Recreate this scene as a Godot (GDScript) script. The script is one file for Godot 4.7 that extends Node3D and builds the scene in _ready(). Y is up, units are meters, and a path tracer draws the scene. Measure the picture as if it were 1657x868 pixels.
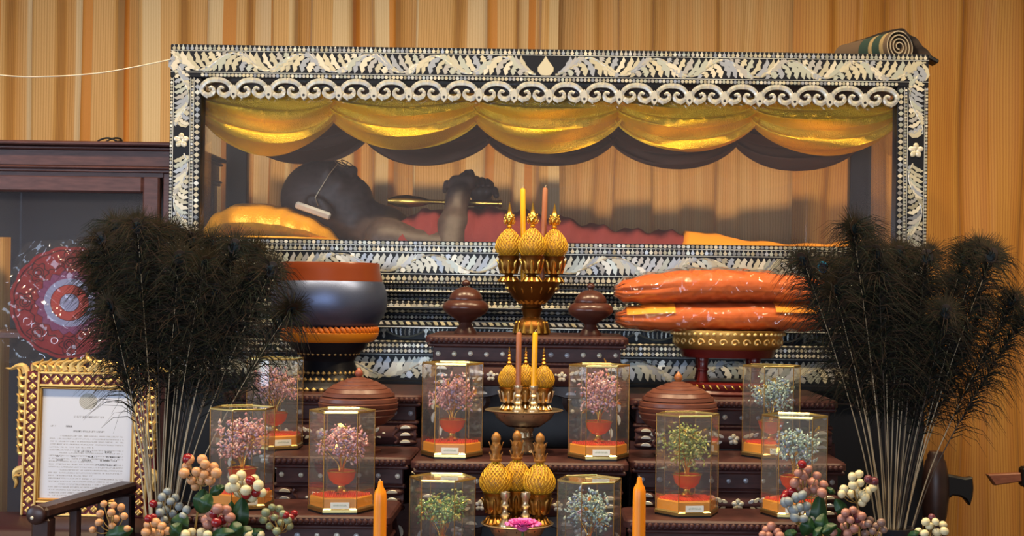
extends Node3D
# A lacquered glass case with altar tables in front of it. Units are metres, y is up.
# The lens: focal length in pixels of the 1657 x 868 frame, its axis meets the frame at (888, 480), a slight roll.
const F := 2207.0
const AXIS := Vector2(888.0, 480.0)
const CAM := Vector3(0.0, 1.45, 3.6)
const ROLL := 0.0138

var M := {}
var counts := {}
var rng := RandomNumberGenerator.new()


# ---------------------------------------------------------------- mesh building
class MB:
	var v := PackedVector3Array()
	var n := PackedVector3Array()
	var t := PackedVector2Array()
	var c := PackedColorArray()
	var i := PackedInt32Array()
	var col := Color.WHITE

	func vert(p: Vector3, nn: Vector3, uv := Vector2.ZERO) -> int:
		v.append(p); n.append(nn); t.append(uv); c.append(col)
		return v.size() - 1

	func tri(a: int, b: int, d: int) -> void:
		var k := (v[b] - v[a]).cross(v[d] - v[a])
		if k.dot(n[a] + n[b] + n[d]) > 0.0:
			i.append(a); i.append(d); i.append(b)
		else:
			i.append(a); i.append(b); i.append(d)

	func quad(a: int, b: int, d: int, e: int) -> void:
		tri(a, b, d); tri(a, d, e)

	func flat(p: Array, nn: Vector3) -> void:
		var k := []
		for q in p:
			k.append(vert(q, nn))
		for j in range(1, k.size() - 1):
			tri(k[0], k[j], k[j + 1])

	func box(x: Transform3D, size: Vector3, bev := 0.0) -> void:
		var h := size * 0.5
		bev = minf(bev, minf(h.x, minf(h.y, h.z)) * 0.9)
		var g := h - Vector3.ONE * bev
		for a in 3:
			var b := (a + 1) % 3
			var d := (a + 2) % 3
			for s in [-1.0, 1.0]:
				var nn := Vector3.ZERO
				nn[a] = s
				var ps := []
				for q in [[-1, -1], [1, -1], [1, 1], [-1, 1]]:
					var p := Vector3.ZERO
					p[a] = s * h[a]; p[b] = q[0] * g[b]; p[d] = q[1] * g[d]
					ps.append(x * p)
				flat(ps, (x.basis * nn).normalized())
				if bev > 0.0:
					for s2 in [-1.0, 1.0]:
						var n2 := nn
						n2[b] = s2
						var es := []
						for q in [[0, -1], [0, 1], [1, 1], [1, -1]]:
							var p := Vector3.ZERO
							p[a] = s * (h[a] if q[0] == 0 else g[a])
							p[b] = s2 * (g[b] if q[0] == 0 else h[b])
							p[d] = q[1] * g[d]
							es.append(x * p)
						flat(es, (x.basis * n2).normalized())
		if bev > 0.0:
			for sx in [-1.0, 1.0]:
				for sy in [-1.0, 1.0]:
					for sz in [-1.0, 1.0]:
						flat([x * Vector3(sx * h.x, sy * g.y, sz * g.z), x * Vector3(sx * g.x, sy * h.y, sz * g.z), x * Vector3(sx * g.x, sy * g.y, sz * h.z)], (x.basis * Vector3(sx, sy, sz)).normalized())

	# a profile of (radius, height) from the bottom up, turned about y
	func lathe(x: Transform3D, prof: Array, segs := 32, squash := 1.0) -> void:
		var m := prof.size()
		var sn := []
		for j in m - 1:
			var d: Vector2 = prof[j + 1] - prof[j]
			sn.append(Vector2(d.y, -d.x).normalized())
		var run := 0.0
		for j in m - 1:
			var n0: Vector2 = sn[j]
			var n1: Vector2 = sn[j]
			if j > 0 and sn[j - 1].dot(sn[j]) > 0.72: n0 = (sn[j - 1] + sn[j]).normalized()
			if j < m - 2 and sn[j + 1].dot(sn[j]) > 0.72: n1 = (sn[j + 1] + sn[j]).normalized()
			var a: Vector2 = prof[j]
			var b: Vector2 = prof[j + 1]
			var len := (b - a).length()
			var first := v.size()
			for k in segs + 1:
				var an := TAU * k / segs
				var cs := cos(an)
				var si := sin(an) * squash
				vert(x * Vector3(a.x * cs, a.y, a.x * si), (x.basis * Vector3(n0.x * cs, n0.y, n0.x * si)).normalized(), Vector2(float(k) / segs, run))
				vert(x * Vector3(b.x * cs, b.y, b.x * si), (x.basis * Vector3(n1.x * cs, n1.y, n1.x * si)).normalized(), Vector2(float(k) / segs, run + len))
			run += len
			for k in segs:
				var o := first + k * 2
				if a.x > 1e-6: tri(o, o + 2, o + 1)
				if b.x > 1e-6: tri(o + 1, o + 2, o + 3)

	func tube(pts: Array, rad: Array, segs := 6, caps := true) -> void:
		var m := pts.size()
		var up := Vector3(0.31, 0.77, 0.55)
		var rings := []
		var side := Vector3.ZERO
		for j in m:
			var d: Vector3 = (pts[mini(j + 1, m - 1)] - pts[maxi(j - 1, 0)]).normalized()
			if j == 0:
				side = d.cross(up).normalized()
				if side.length() < 0.1: side = d.cross(Vector3.RIGHT).normalized()
			else:
				side = (side - d * side.dot(d)).normalized()
			var oth := d.cross(side)
			var r: float = rad[mini(j, rad.size() - 1)]
			var ring := []
			for k in segs:
				var an := TAU * k / segs
				var nn := side * cos(an) + oth * sin(an)
				ring.append(vert(pts[j] + nn * r, nn, Vector2(float(k) / segs, float(j) / m)))
			rings.append(ring)
		for j in m - 1:
			for k in segs:
				var k2 := (k + 1) % segs
				quad(rings[j][k], rings[j][k2], rings[j + 1][k2], rings[j + 1][k])
		if caps:
			for e in [0, m - 1]:
				var d: Vector3 = (pts[0] - pts[1]).normalized() if e == 0 else (pts[m - 1] - pts[m - 2]).normalized()
				var ps := []
				for k in segs: ps.append(v[rings[e][k]])
				flat(ps, d)

	func ell(x: Transform3D, r: Vector3, nu := 12, nv := 8) -> void:
		var first := v.size()
		for b in nv + 1:
			var th := PI * b / nv
			for a in nu + 1:
				var ph := TAU * a / nu
				var q := Vector3(sin(th) * cos(ph), cos(th), sin(th) * sin(ph))
				vert(x * (q * r), (x.basis * (q / r)).normalized(), Vector2(float(a) / nu, float(b) / nv))
		for b in nv:
			for a in nu:
				var o := first + b * (nu + 1) + a
				if b > 0: tri(o, o + 1, o + nu + 1)
				if b < nv - 1: tri(o + 1, o + nu + 2, o + nu + 1)

	# a grid surface: f(u, v) gives points; normals face the side that "hint" points to at the middle
	func surf(f: Callable, nu: int, nv: int, hint := Vector3.ZERO, uvs := Vector2.ONE) -> void:
		var g := []
		for b in nv + 1:
			for a in nu + 1:
				g.append(f.call(float(a) / nu, float(b) / nv))
		var w := nu + 1
		var ns := []
		var total := 0.0
		for b in nv + 1:
			for a in nu + 1:
				var du: Vector3 = g[b * w + mini(a + 1, nu)] - g[b * w + maxi(a - 1, 0)]
				var dv: Vector3 = g[mini(b + 1, nv) * w + a] - g[maxi(b - 1, 0) * w + a]
				var k := du.cross(dv)
				k = k.normalized() if k.length() > 1e-12 else Vector3.UP
				ns.append(k)
				total += k.dot(hint)
		var flip := -1.0 if total < 0.0 else 1.0
		var first := v.size()
		for b in nv + 1:
			for a in nu + 1:
				vert(g[b * w + a], ns[b * w + a] * flip, Vector2(float(a) / nu, float(b) / nv) * uvs)
		for b in nv:
			for a in nu:
				var o := first + b * w + a
				quad(o, o + 1, o + w + 1, o + w)

	# a flat outline in x, y pushed out from z0 to z1
	func prism(x: Transform3D, poly: PackedVector2Array, z0: float, z1: float, bev := 0.0, smooth := true) -> void:
		if Geometry2D.is_polygon_clockwise(poly): poly.reverse()
		var m := poly.size()
		var ix := Geometry2D.triangulate_polygon(poly)
		var en := []
		for k in m:
			var d: Vector2 = poly[(k + 1) % m] - poly[k]
			en.append(Vector2(d.y, -d.x).normalized())
		var vn := []
		for k in m:
			vn.append((en[k] + en[(k + m - 1) % m]).normalized())
		var inn := PackedVector2Array()
		for k in m: inn.append(poly[k] - vn[k] * bev)
		for side in 2:
			var first := v.size()
			var nn := (x.basis * Vector3(0, 0, 1 if side == 1 else -1)).normalized()
			var pp := inn if side == 1 else poly
			for p in pp: vert(x * Vector3(p.x, p.y, z1 if side == 1 else z0), nn, p)
			for k in range(0, ix.size(), 3): tri(first + ix[k], first + ix[k + 1], first + ix[k + 2])
		for k in m:
			var k2 := (k + 1) % m
			var na: Vector2 = vn[k] if smooth and en[k].dot(vn[k]) > 0.8 else en[k]
			var nb: Vector2 = vn[k2] if smooth and en[k].dot(vn[k2]) > 0.8 else en[k]
			var wa := (x.basis * Vector3(na.x, na.y, 0)).normalized()
			var wb := (x.basis * Vector3(nb.x, nb.y, 0)).normalized()
			quad(vert(x * Vector3(poly[k].x, poly[k].y, z0), wa), vert(x * Vector3(poly[k2].x, poly[k2].y, z0), wb), vert(x * Vector3(poly[k2].x, poly[k2].y, z1 - bev), wb), vert(x * Vector3(poly[k].x, poly[k].y, z1 - bev), wa))
			if bev > 0.0:
				var ca := (x.basis * Vector3(na.x, na.y, 1)).normalized()
				var cb := (x.basis * Vector3(nb.x, nb.y, 1)).normalized()
				quad(vert(x * Vector3(poly[k].x, poly[k].y, z1 - bev), ca), vert(x * Vector3(poly[k2].x, poly[k2].y, z1 - bev), cb), vert(x * Vector3(inn[k2].x, inn[k2].y, z1), cb), vert(x * Vector3(inn[k].x, inn[k].y, z1), ca))

	# a flat band that follows a line in x, y; hw are its half widths; its top is ridged by "dome"
	func band(x: Transform3D, pts: Array, hw: Array, z0: float, z1: float, dome := 0.0, cols := []) -> void:
		var m := pts.size()
		var l := []
		var r := []
		for k in m:
			var d: Vector2 = (pts[mini(k + 1, m - 1)] - pts[maxi(k - 1, 0)]).normalized()
			var s := Vector2(-d.y, d.x) * (hw[mini(k, hw.size() - 1)] as float)
			l.append(pts[k] + s); r.append(pts[k] - s)
		for k in m - 1:
			if cols.size(): col = cols[k % cols.size()]
			var p0: Vector2 = l[k]
			var p1: Vector2 = l[k + 1]
			var q0: Vector2 = r[k]
			var q1: Vector2 = r[k + 1]
			var c0: Vector2 = pts[k]
			var c1: Vector2 = pts[k + 1]
			var sd := (p0 - q0 + p1 - q1).normalized()
			var lip := z1 - dome
			var wl := (x.basis * Vector3(sd.x * dome * 1.2, sd.y * dome * 1.2, maxf((p0 - q0).length() * 0.5, 1e-5))).normalized()
			var wr := (x.basis * Vector3(-sd.x * dome * 1.2, -sd.y * dome * 1.2, maxf((p0 - q0).length() * 0.5, 1e-5))).normalized()
			flat([x * Vector3(p0.x, p0.y, lip), x * Vector3(p1.x, p1.y, lip), x * Vector3(c1.x, c1.y, z1), x * Vector3(c0.x, c0.y, z1)], wl)
			flat([x * Vector3(q0.x, q0.y, lip), x * Vector3(q1.x, q1.y, lip), x * Vector3(c1.x, c1.y, z1), x * Vector3(c0.x, c0.y, z1)], wr)
			flat([x * Vector3(p0.x, p0.y, z0), x * Vector3(p1.x, p1.y, z0), x * Vector3(p1.x, p1.y, lip), x * Vector3(p0.x, p0.y, lip)], (x.basis * Vector3(sd.x, sd.y, 0)).normalized())
			flat([x * Vector3(q0.x, q0.y, z0), x * Vector3(q1.x, q1.y, z0), x * Vector3(q1.x, q1.y, lip), x * Vector3(q0.x, q0.y, lip)], (x.basis * Vector3(-sd.x, -sd.y, 0)).normalized())
		for e in [0, m - 1]:
			var d: Vector2 = (pts[0] - pts[1]).normalized() if e == 0 else (pts[m - 1] - pts[m - 2]).normalized()
			flat([x * Vector3(l[e].x, l[e].y, z0), x * Vector3(r[e].x, r[e].y, z0), x * Vector3(r[e].x, r[e].y, z1 - dome), x * Vector3(l[e].x, l[e].y, z1 - dome)], (x.basis * Vector3(d.x, d.y, 0)).normalized())

	# a thin hair: a strip that tapers to a point
	func hair(pts: Array, w: float, face: Vector3) -> void:
		var m := pts.size()
		var last := -1
		for k in m:
			var d: Vector3 = (pts[mini(k + 1, m - 1)] - pts[maxi(k - 1, 0)]).normalized()
			var s := d.cross(face).normalized() * w * (1.0 - 0.8 * k / (m - 1.0)) * 0.5
			var nn := s.cross(d).normalized()
			if nn.dot(face) < 0.0: nn = -nn
			var a := vert(pts[k] - s, nn)
			vert(pts[k] + s, nn)
			if last >= 0: quad(last, last + 1, a + 1, a)
			last = a

	func mesh() -> ArrayMesh:
		var am := ArrayMesh.new()
		var arr := []
		arr.resize(Mesh.ARRAY_MAX)
		arr[Mesh.ARRAY_VERTEX] = v
		arr[Mesh.ARRAY_NORMAL] = n
		arr[Mesh.ARRAY_TEX_UV] = t
		arr[Mesh.ARRAY_COLOR] = c
		arr[Mesh.ARRAY_INDEX] = i
		am.add_surface_from_arrays(Mesh.PRIMITIVE_TRIANGLES, arr)
		return am


func T(p := Vector3.ZERO, e := Vector3.ZERO, s := Vector3.ONE) -> Transform3D:
	return Transform3D(Basis.from_euler(e) * Basis.from_scale(s), p)


func spline(p: Array, per := 5) -> Array:
	var out := []
	var m := p.size()
	for k in m - 1:
		var a = p[maxi(k - 1, 0)]
		var b = p[k]
		var d = p[k + 1]
		var e = p[mini(k + 2, m - 1)]
		for j in per:
			out.append(b.cubic_interpolate(d, a, e, float(j) / per))
	out.append(p[m - 1])
	return out


func lerp_list(xs: Array, ys: Array, x: float) -> float:
	if x <= xs[0]: return ys[0]
	for k in xs.size() - 1:
		if x <= xs[k + 1]:
			var f: float = (x - xs[k]) / (xs[k + 1] - xs[k])
			f = f * f * (3.0 - 2.0 * f)
			return lerpf(ys[k], ys[k + 1], f)
	return ys[ys.size() - 1]


# ---------------------------------------------------------------- places
func per_metre(z: float) -> float:
	return F / (CAM.z - z)


func at(px: float, py: float, z: float) -> Vector3:
	var s := (CAM.z - z) / F
	var x := px - AXIS.x
	var y := AXIS.y - py
	return Vector3((x * cos(ROLL) - y * sin(ROLL)) * s, CAM.y + (x * sin(ROLL) + y * cos(ROLL)) * s, z)


func spot(px: float, y: float, z: float) -> Vector3:
	var s := (CAM.z - z) / F
	var x := px - AXIS.x
	var b := ((y - CAM.y) / s - x * sin(ROLL)) / cos(ROLL)
	return Vector3((x * cos(ROLL) - b * sin(ROLL)) * s, y, z)


# ---------------------------------------------------------------- nodes
func numbered(called: String) -> String:
	counts[called] = counts.get(called, -1) + 1
	return called if counts[called] == 0 else "%s_%03d" % [called, counts[called]]


func thing(called: String, label: String, category: String, where := Vector3.ZERO, group := "", turn := 0.0) -> Node3D:
	var o := Node3D.new()
	o.name = numbered(called)
	add_child(o)
	o.position = where
	o.rotation.y = turn
	tag(o, label, category, group)
	return o


func tag(o: Node3D, label: String, category: String, group := "") -> void:
	o.set_meta("label", label)
	o.set_meta("category", category)
	if group: o.set_meta("group", group)


func show_mesh(am: Mesh, called: String, m: Material, parent: Node3D, x := Transform3D()) -> MeshInstance3D:
	var o := MeshInstance3D.new()
	o.name = called if parent != self else numbered(called)
	o.mesh = am
	o.material_override = m
	o.transform = x
	parent.add_child(o, true)
	return o


func put(mb: MB, called: String, m: Material, parent: Node3D) -> MeshInstance3D:
	return show_mesh(mb.mesh(), called, m, parent)


func stuff(o: Node3D) -> Node3D:
	o.set_meta("kind", "stuff")
	return o


func structure(o: Node3D, label := "", category := "") -> Node3D:
	o.set_meta("kind", "structure")
	if label: o.set_meta("label", label)
	if category: o.set_meta("category", category)
	return o


func dup(o: Node3D, where: Vector3, label := "", group := "", turn := 0.0) -> Node3D:
	var c: Node3D = o.duplicate()
	c.name = numbered(str(o.get_meta("called", o.name)))
	add_child(c)
	c.position = where
	c.rotation.y = turn
	if label: c.set_meta("label", label)
	if group: c.set_meta("group", group)
	return c


# ---------------------------------------------------------------- materials
func mat(called: String, c: Color, rough := 0.6, metal := 0.0, spec := 0.5) -> StandardMaterial3D:
	var m := StandardMaterial3D.new()
	m.resource_name = called
	m.albedo_color = c
	m.roughness = rough
	m.metallic = metal
	m.metallic_specular = spec
	M[called] = m
	return m


func glass(called: String, alpha: float, c := Color(0.9, 0.95, 0.95), rough := 0.02) -> StandardMaterial3D:
	var m := mat(called, Color(c.r, c.g, c.b, alpha), rough)
	m.transparency = BaseMaterial3D.TRANSPARENCY_ALPHA
	m.cull_mode = BaseMaterial3D.CULL_DISABLED
	return m


func noise_tex(freq: float, a: Color, b: Color, sd: int, size := 256, normal := false, bump := 4.0, kind := FastNoiseLite.TYPE_SIMPLEX_SMOOTH) -> NoiseTexture2D:
	var nz := FastNoiseLite.new()
	nz.seed = sd
	nz.frequency = freq
	nz.noise_type = kind
	nz.fractal_octaves = 4
	var tx := NoiseTexture2D.new()
	tx.width = size
	tx.height = size
	tx.seamless = true
	tx.noise = nz
	if normal:
		tx.as_normal_map = true
		tx.bump_strength = bump
	else:
		var g := Gradient.new()
		g.set_color(0, a)
		g.set_color(1, b)
		tx.color_ramp = g
	return tx


func grain(m: StandardMaterial3D, a: Color, b: Color, scale: Vector3, sd: int, freq := 0.02) -> void:
	m.albedo_texture = noise_tex(freq, a, b, sd)
	m.albedo_color = Color.WHITE
	m.uv1_triplanar = true
	m.uv1_world_triplanar = true
	m.uv1_scale = scale


func relief(m: StandardMaterial3D, scale: Vector3, freq: float, amount: float, sd: int, triplanar := true) -> void:
	m.normal_enabled = true
	m.normal_texture = noise_tex(freq, Color.BLACK, Color.WHITE, sd, 256, true, amount)
	if triplanar:
		m.uv1_triplanar = true
		m.uv1_world_triplanar = true
	m.uv1_scale = scale


func image_tex(im: Image) -> ImageTexture:
	return ImageTexture.create_from_image(im)


# ---------------------------------------------------------------- light and lens
func camera_and_light() -> void:
	var cam := Camera3D.new()
	cam.name = "camera"
	cam.near = 0.05
	cam.far = 60.0
	cam.projection = Camera3D.PROJECTION_FRUSTUM
	cam.size = cam.near * 868.0 / F
	cam.frustum_offset = Vector2(828.5 - AXIS.x, AXIS.y - 434.0) * cam.near / F
	cam.position = CAM
	cam.rotation.z = ROLL
	add_child(cam)
	cam.current = true

	var env := Environment.new()
	env.tonemap_mode = Environment.TONE_MAPPER_LINEAR
	env.tonemap_exposure = 0.9
	env.background_mode = Environment.BG_SKY
	var sm := ProceduralSkyMaterial.new()
	sm.sky_top_color = Color(0.45, 0.6, 0.85)
	sm.sky_horizon_color = Color(0.8, 0.87, 0.95)
	sm.ground_bottom_color = Color(0.35, 0.34, 0.32)
	sm.ground_horizon_color = Color(0.7, 0.72, 0.72)
	var sky := Sky.new()
	sky.sky_material = sm
	env.sky = sky
	env.background_energy_multiplier = 1.0
	env.sdfgi_enabled = true
	env.ssao_enabled = true
	env.ssil_enabled = true
	var we := WorldEnvironment.new()
	we.name = "surroundings"
	we.environment = env
	add_child(we)

	# daylight from the long low window behind the visitor and from the long window in the left wall
	area(Vector3(-1.0, 1.47, 6.58), Vector3(0, 0, -1), Vector2(3.4, 0.68), Color(0.84, 0.91, 1.0), 14.0, "front_window_daylight")
	area(Vector3(-4.06, 1.8, 3.3), Vector3(1, 0, 0), Vector2(3.2, 1.6), Color(0.82, 0.90, 1.0), 11.0, "side_window_daylight")


func area(p: Vector3, towards: Vector3, size: Vector2, c: Color, energy: float, called: String) -> void:
	var l := AreaLight3D.new()
	l.name = called
	l.area_size = size
	l.light_color = c
	l.light_energy = energy
	l.shadow_enabled = true
	l.set("area_range", 20.0)
	add_child(l)
	l.position = p
	l.look_at(p + towards, Vector3.UP if absf(towards.y) < 0.9 else Vector3.BACK)


func materials() -> void:
	var m := mat("lacquer", Color(0.010, 0.011, 0.015).linear_to_srgb(), 0.38, 0.0, 0.3)
	mat("lacquer_matt", Color(0.016, 0.014, 0.016).linear_to_srgb(), 0.55)
	var shells := [Color(0.48, 0.45, 0.33), Color(0.34, 0.34, 0.33), Color(0.41, 0.39, 0.29), Color(0.28, 0.31, 0.36), Color(0.36, 0.39, 0.34), Color(0.56, 0.53, 0.43)]
	for k in shells.size():
		m = mat("shell_%d" % k, shells[k].linear_to_srgb(), 0.28, 0.15, 0.6)
	m = mat("shell_mixed", Color.WHITE, 0.28, 0.15, 0.6)
	m.vertex_color_use_as_albedo = true
	# altar wood
	m = mat("rosewood", Color(0.20, 0.11, 0.11), 0.45, 0.0, 0.35)
	grain(m, Color(0.205, 0.115, 0.115), Color(0.32, 0.195, 0.185), Vector3(3, 14, 3), 3)
	m = mat("jar_wood", Color(0.36, 0.19, 0.14), 0.3)
	grain(m, Color(0.24, 0.125, 0.10), Color(0.34, 0.19, 0.155), Vector3(4, 30, 4), 6)
	m = mat("jar_ridged", Color(0.45, 0.25, 0.19), 0.38)
	grain(m, Color(0.34, 0.19, 0.15), Color(0.45, 0.275, 0.22), Vector3(4, 30, 4), 7)
	m = mat("cabinet_wood", Color(0.3, 0.2, 0.2), 0.38)
	grain(m, Color(0.27, 0.165, 0.155), Color(0.37, 0.24, 0.225), Vector3(2.5, 16, 16), 8)
	m = mat("dark_wood", Color(0.09, 0.06, 0.06), 0.4)
	grain(m, Color(0.12, 0.07, 0.065), Color(0.2, 0.125, 0.11), Vector3(4, 4, 4), 9)
	m = mat("brown_wood", Color(0.45, 0.25, 0.16), 0.45)
	grain(m, Color(0.40, 0.22, 0.14), Color(0.5, 0.3, 0.2), Vector3(4, 20, 4), 10)
	mat("black_iron", Color(0.045, 0.045, 0.05), 0.45, 0.3)
	# metals
	mat("gold", Color(0.94, 0.76, 0.36), 0.26, 1.0)
	mat("brass", Color(0.88, 0.70, 0.34), 0.3, 1.0)
	m = mat("old_brass", Color(0.62, 0.45, 0.22), 0.36, 1.0)
	m = mat("old_silver", Color(0.82, 0.74, 0.60), 0.34, 0.9)
	mat("bronze_dark", Color(0.24, 0.14, 0.08), 0.45, 0.6)
	m = mat("gilt", Color(0.88, 0.75, 0.48), 0.42, 0.55)
	m = mat("gilt_carved", Color(0.72, 0.54, 0.27), 0.4, 0.8)
	mat("red_ground", Color(0.42, 0.08, 0.10), 0.5)
	# cloth
	m = mat("gold_cloth", Color(0.98, 0.79, 0.15), 0.32, 0.40)
	m.normal_enabled = true
	m.normal_texture = noise_tex(0.16, Color.BLACK, Color.WHITE, 21, 256, true, 8.0, FastNoiseLite.TYPE_CELLULAR)
	m.uv1_triplanar = true
	m.uv1_world_triplanar = true
	m.uv1_scale = Vector3(9, 9, 9)
	m = mat("gold_pillow", Color(0.95, 0.68, 0.18), 0.34, 0.2)
	relief(m, Vector3(7, 7, 7), 0.08, 2.5, 22)
	m = mat("swag_lining", Color(0.43, 0.30, 0.23), 0.75)
	m = mat("robe_maroon", Color(0.45, 0.15, 0.165), 0.85)
	relief(m, Vector3(6, 6, 6), 0.05, 1.5, 23)
	m = mat("cloth_yellow", Color(0.90, 0.58, 0.08), 0.8)
	m = mat("skin", Color(0.22, 0.165, 0.15), 0.5)
	grain(m, Color(0.22, 0.18, 0.17), Color(0.34, 0.285, 0.27), Vector3(9, 9, 9), 24)
	m = mat("skin_dark", Color(0.07, 0.06, 0.06), 0.45)
	m = mat("robe_orange", Color(0.74, 0.34, 0.085), 0.7)
	relief(m, Vector3(5, 8, 5), 0.03, 1.2, 25)
	m = mat("robe_saffron", Color(0.93, 0.58, 0.10), 0.7)
	m = glass("plastic", 0.006, Color(1, 1, 1), 0.07)
	m.metallic_specular = 0.6
	# glass
	glass("case_glass", 0.014, Color(0.8, 0.8, 0.9))
	glass("box_glass", 0.02, Color(0.9, 0.95, 0.95))
	mat("case_post", Color(0.10, 0.085, 0.085), 0.4)
	mat("black_plain", Color(0.03, 0.03, 0.035), 0.5)
	mat("white_plain", Color(0.86, 0.86, 0.82), 0.6)
	mat("string_white", Color(0.85, 0.8, 0.72), 0.7)
	mat("wax_yellow", Color(0.93, 0.68, 0.08), 0.4)
	mat("wax_brown", Color(0.62, 0.38, 0.25), 0.45)
	m = mat("wax_orange", Color(0.98, 0.58, 0.05), 0.4)
	m.subsurf_scatter_enabled = true
	m.subsurf_scatter_strength = 0.3
	mat("wick", Color(0.8, 0.74, 0.6), 0.8)
	m = mat("tinted", Color.WHITE, 0.5)
	m.vertex_color_use_as_albedo = true
	m = mat("crystal", Color.WHITE, 0.12, 0.0, 0.7)
	m.vertex_color_use_as_albedo = true
	m = mat("flower_yellow", Color.WHITE, 0.55)
	m.vertex_color_use_as_albedo = true
	# setting
	m = mat("plaster", Color(0.74, 0.70, 0.62), 0.9)
	m = mat("floor_stone", Color(0.40, 0.30, 0.24), 0.5)
	grain(m, Color(0.36, 0.27, 0.21), Color(0.46, 0.36, 0.29), Vector3(0.7, 0.7, 0.7), 31)
	m = mat("ceiling_board", Color(0.62, 0.52, 0.40), 0.85)
	m = mat("lamp_glow", Color(1, 0.93, 0.82), 0.5)
	m.emission_enabled = true
	m.emission = Color(1.0, 0.86, 0.66)
	m.emission_energy_multiplier = 3.0
	mat("lamp_metal", Color(0.75, 0.75, 0.75), 0.35, 0.8)
	# the striped drapery cloth: fine woven lines, wider tone stripes
	rng.seed = 77
	var im := Image.create(512, 64, false, Image.FORMAT_RGB8)
	for x in 512:
		var fine := 0.5 + 0.5 * sin(TAU * x / 512.0 * 40.0)
		var wide := 0.5 + 0.5 * sin(TAU * x / 512.0 * 4.0 + 1.1 * sin(TAU * x / 512.0 * 3.0))
		for y in 64:
			var j := rng.randf_range(-0.012, 0.012)
			var c := Color(0.80, 0.63, 0.38).lerp(Color(0.75, 0.54, 0.27), wide * 0.7)
			c = c.lerp(Color(0.62, 0.42, 0.18), pow(fine, 4.0) * 0.6)
			im.set_pixel(x, y, Color(c.r + j, c.g + j, c.b + j))
	m = mat("curtain_cloth", Color.WHITE, 0.62, 0.0, 0.5)
	m.albedo_texture = image_tex(im)
	m.backlight_enabled = true
	m.backlight = Color(0.25, 0.17, 0.06)
	m.rim_enabled = true
	m.rim = 0.3
	m.rim_tint = 0.5
	# the same weave with broad cream and amber bands
	var im2 := Image.create(1024, 64, false, Image.FORMAT_RGB8)
	var cuts := [[0, 300, 0], [300, 430, 1], [430, 500, 2], [500, 640, 0], [640, 720, 1], [720, 760, 2], [760, 930, 0], [930, 1024, 1]]
	for a in cuts:
		for x in range(a[0], a[1]):
			var fine := 0.5 + 0.5 * sin(TAU * x / 1024.0 * 76.0)
			for y in 64:
				var j := rng.randf_range(-0.012, 0.012)
				var c: Color = [Color(0.80, 0.63, 0.38), Color(0.84, 0.73, 0.54), Color(0.76, 0.50, 0.17)][a[2]]
				c = c.lerp(Color(0.62, 0.42, 0.18), pow(fine, 4.0) * [0.55, 0.22, 0.12][a[2]])
				im2.set_pixel(x, y, Color(c.r + j, c.g + j, c.b + j))
	var m2: StandardMaterial3D = m.duplicate()
	m2.resource_name = "curtain_banded"
	m2.albedo_texture = image_tex(im2)
	M["curtain_banded"] = m2
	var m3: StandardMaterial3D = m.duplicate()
	m3.resource_name = "curtain_lamp_tinted"
	m3.albedo_color = Color(0.95, 0.87, 0.64)  # same cloth as the middle panel; warm lamplight painted in as a tint
	M["curtain_lamp_tinted"] = m3


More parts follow.
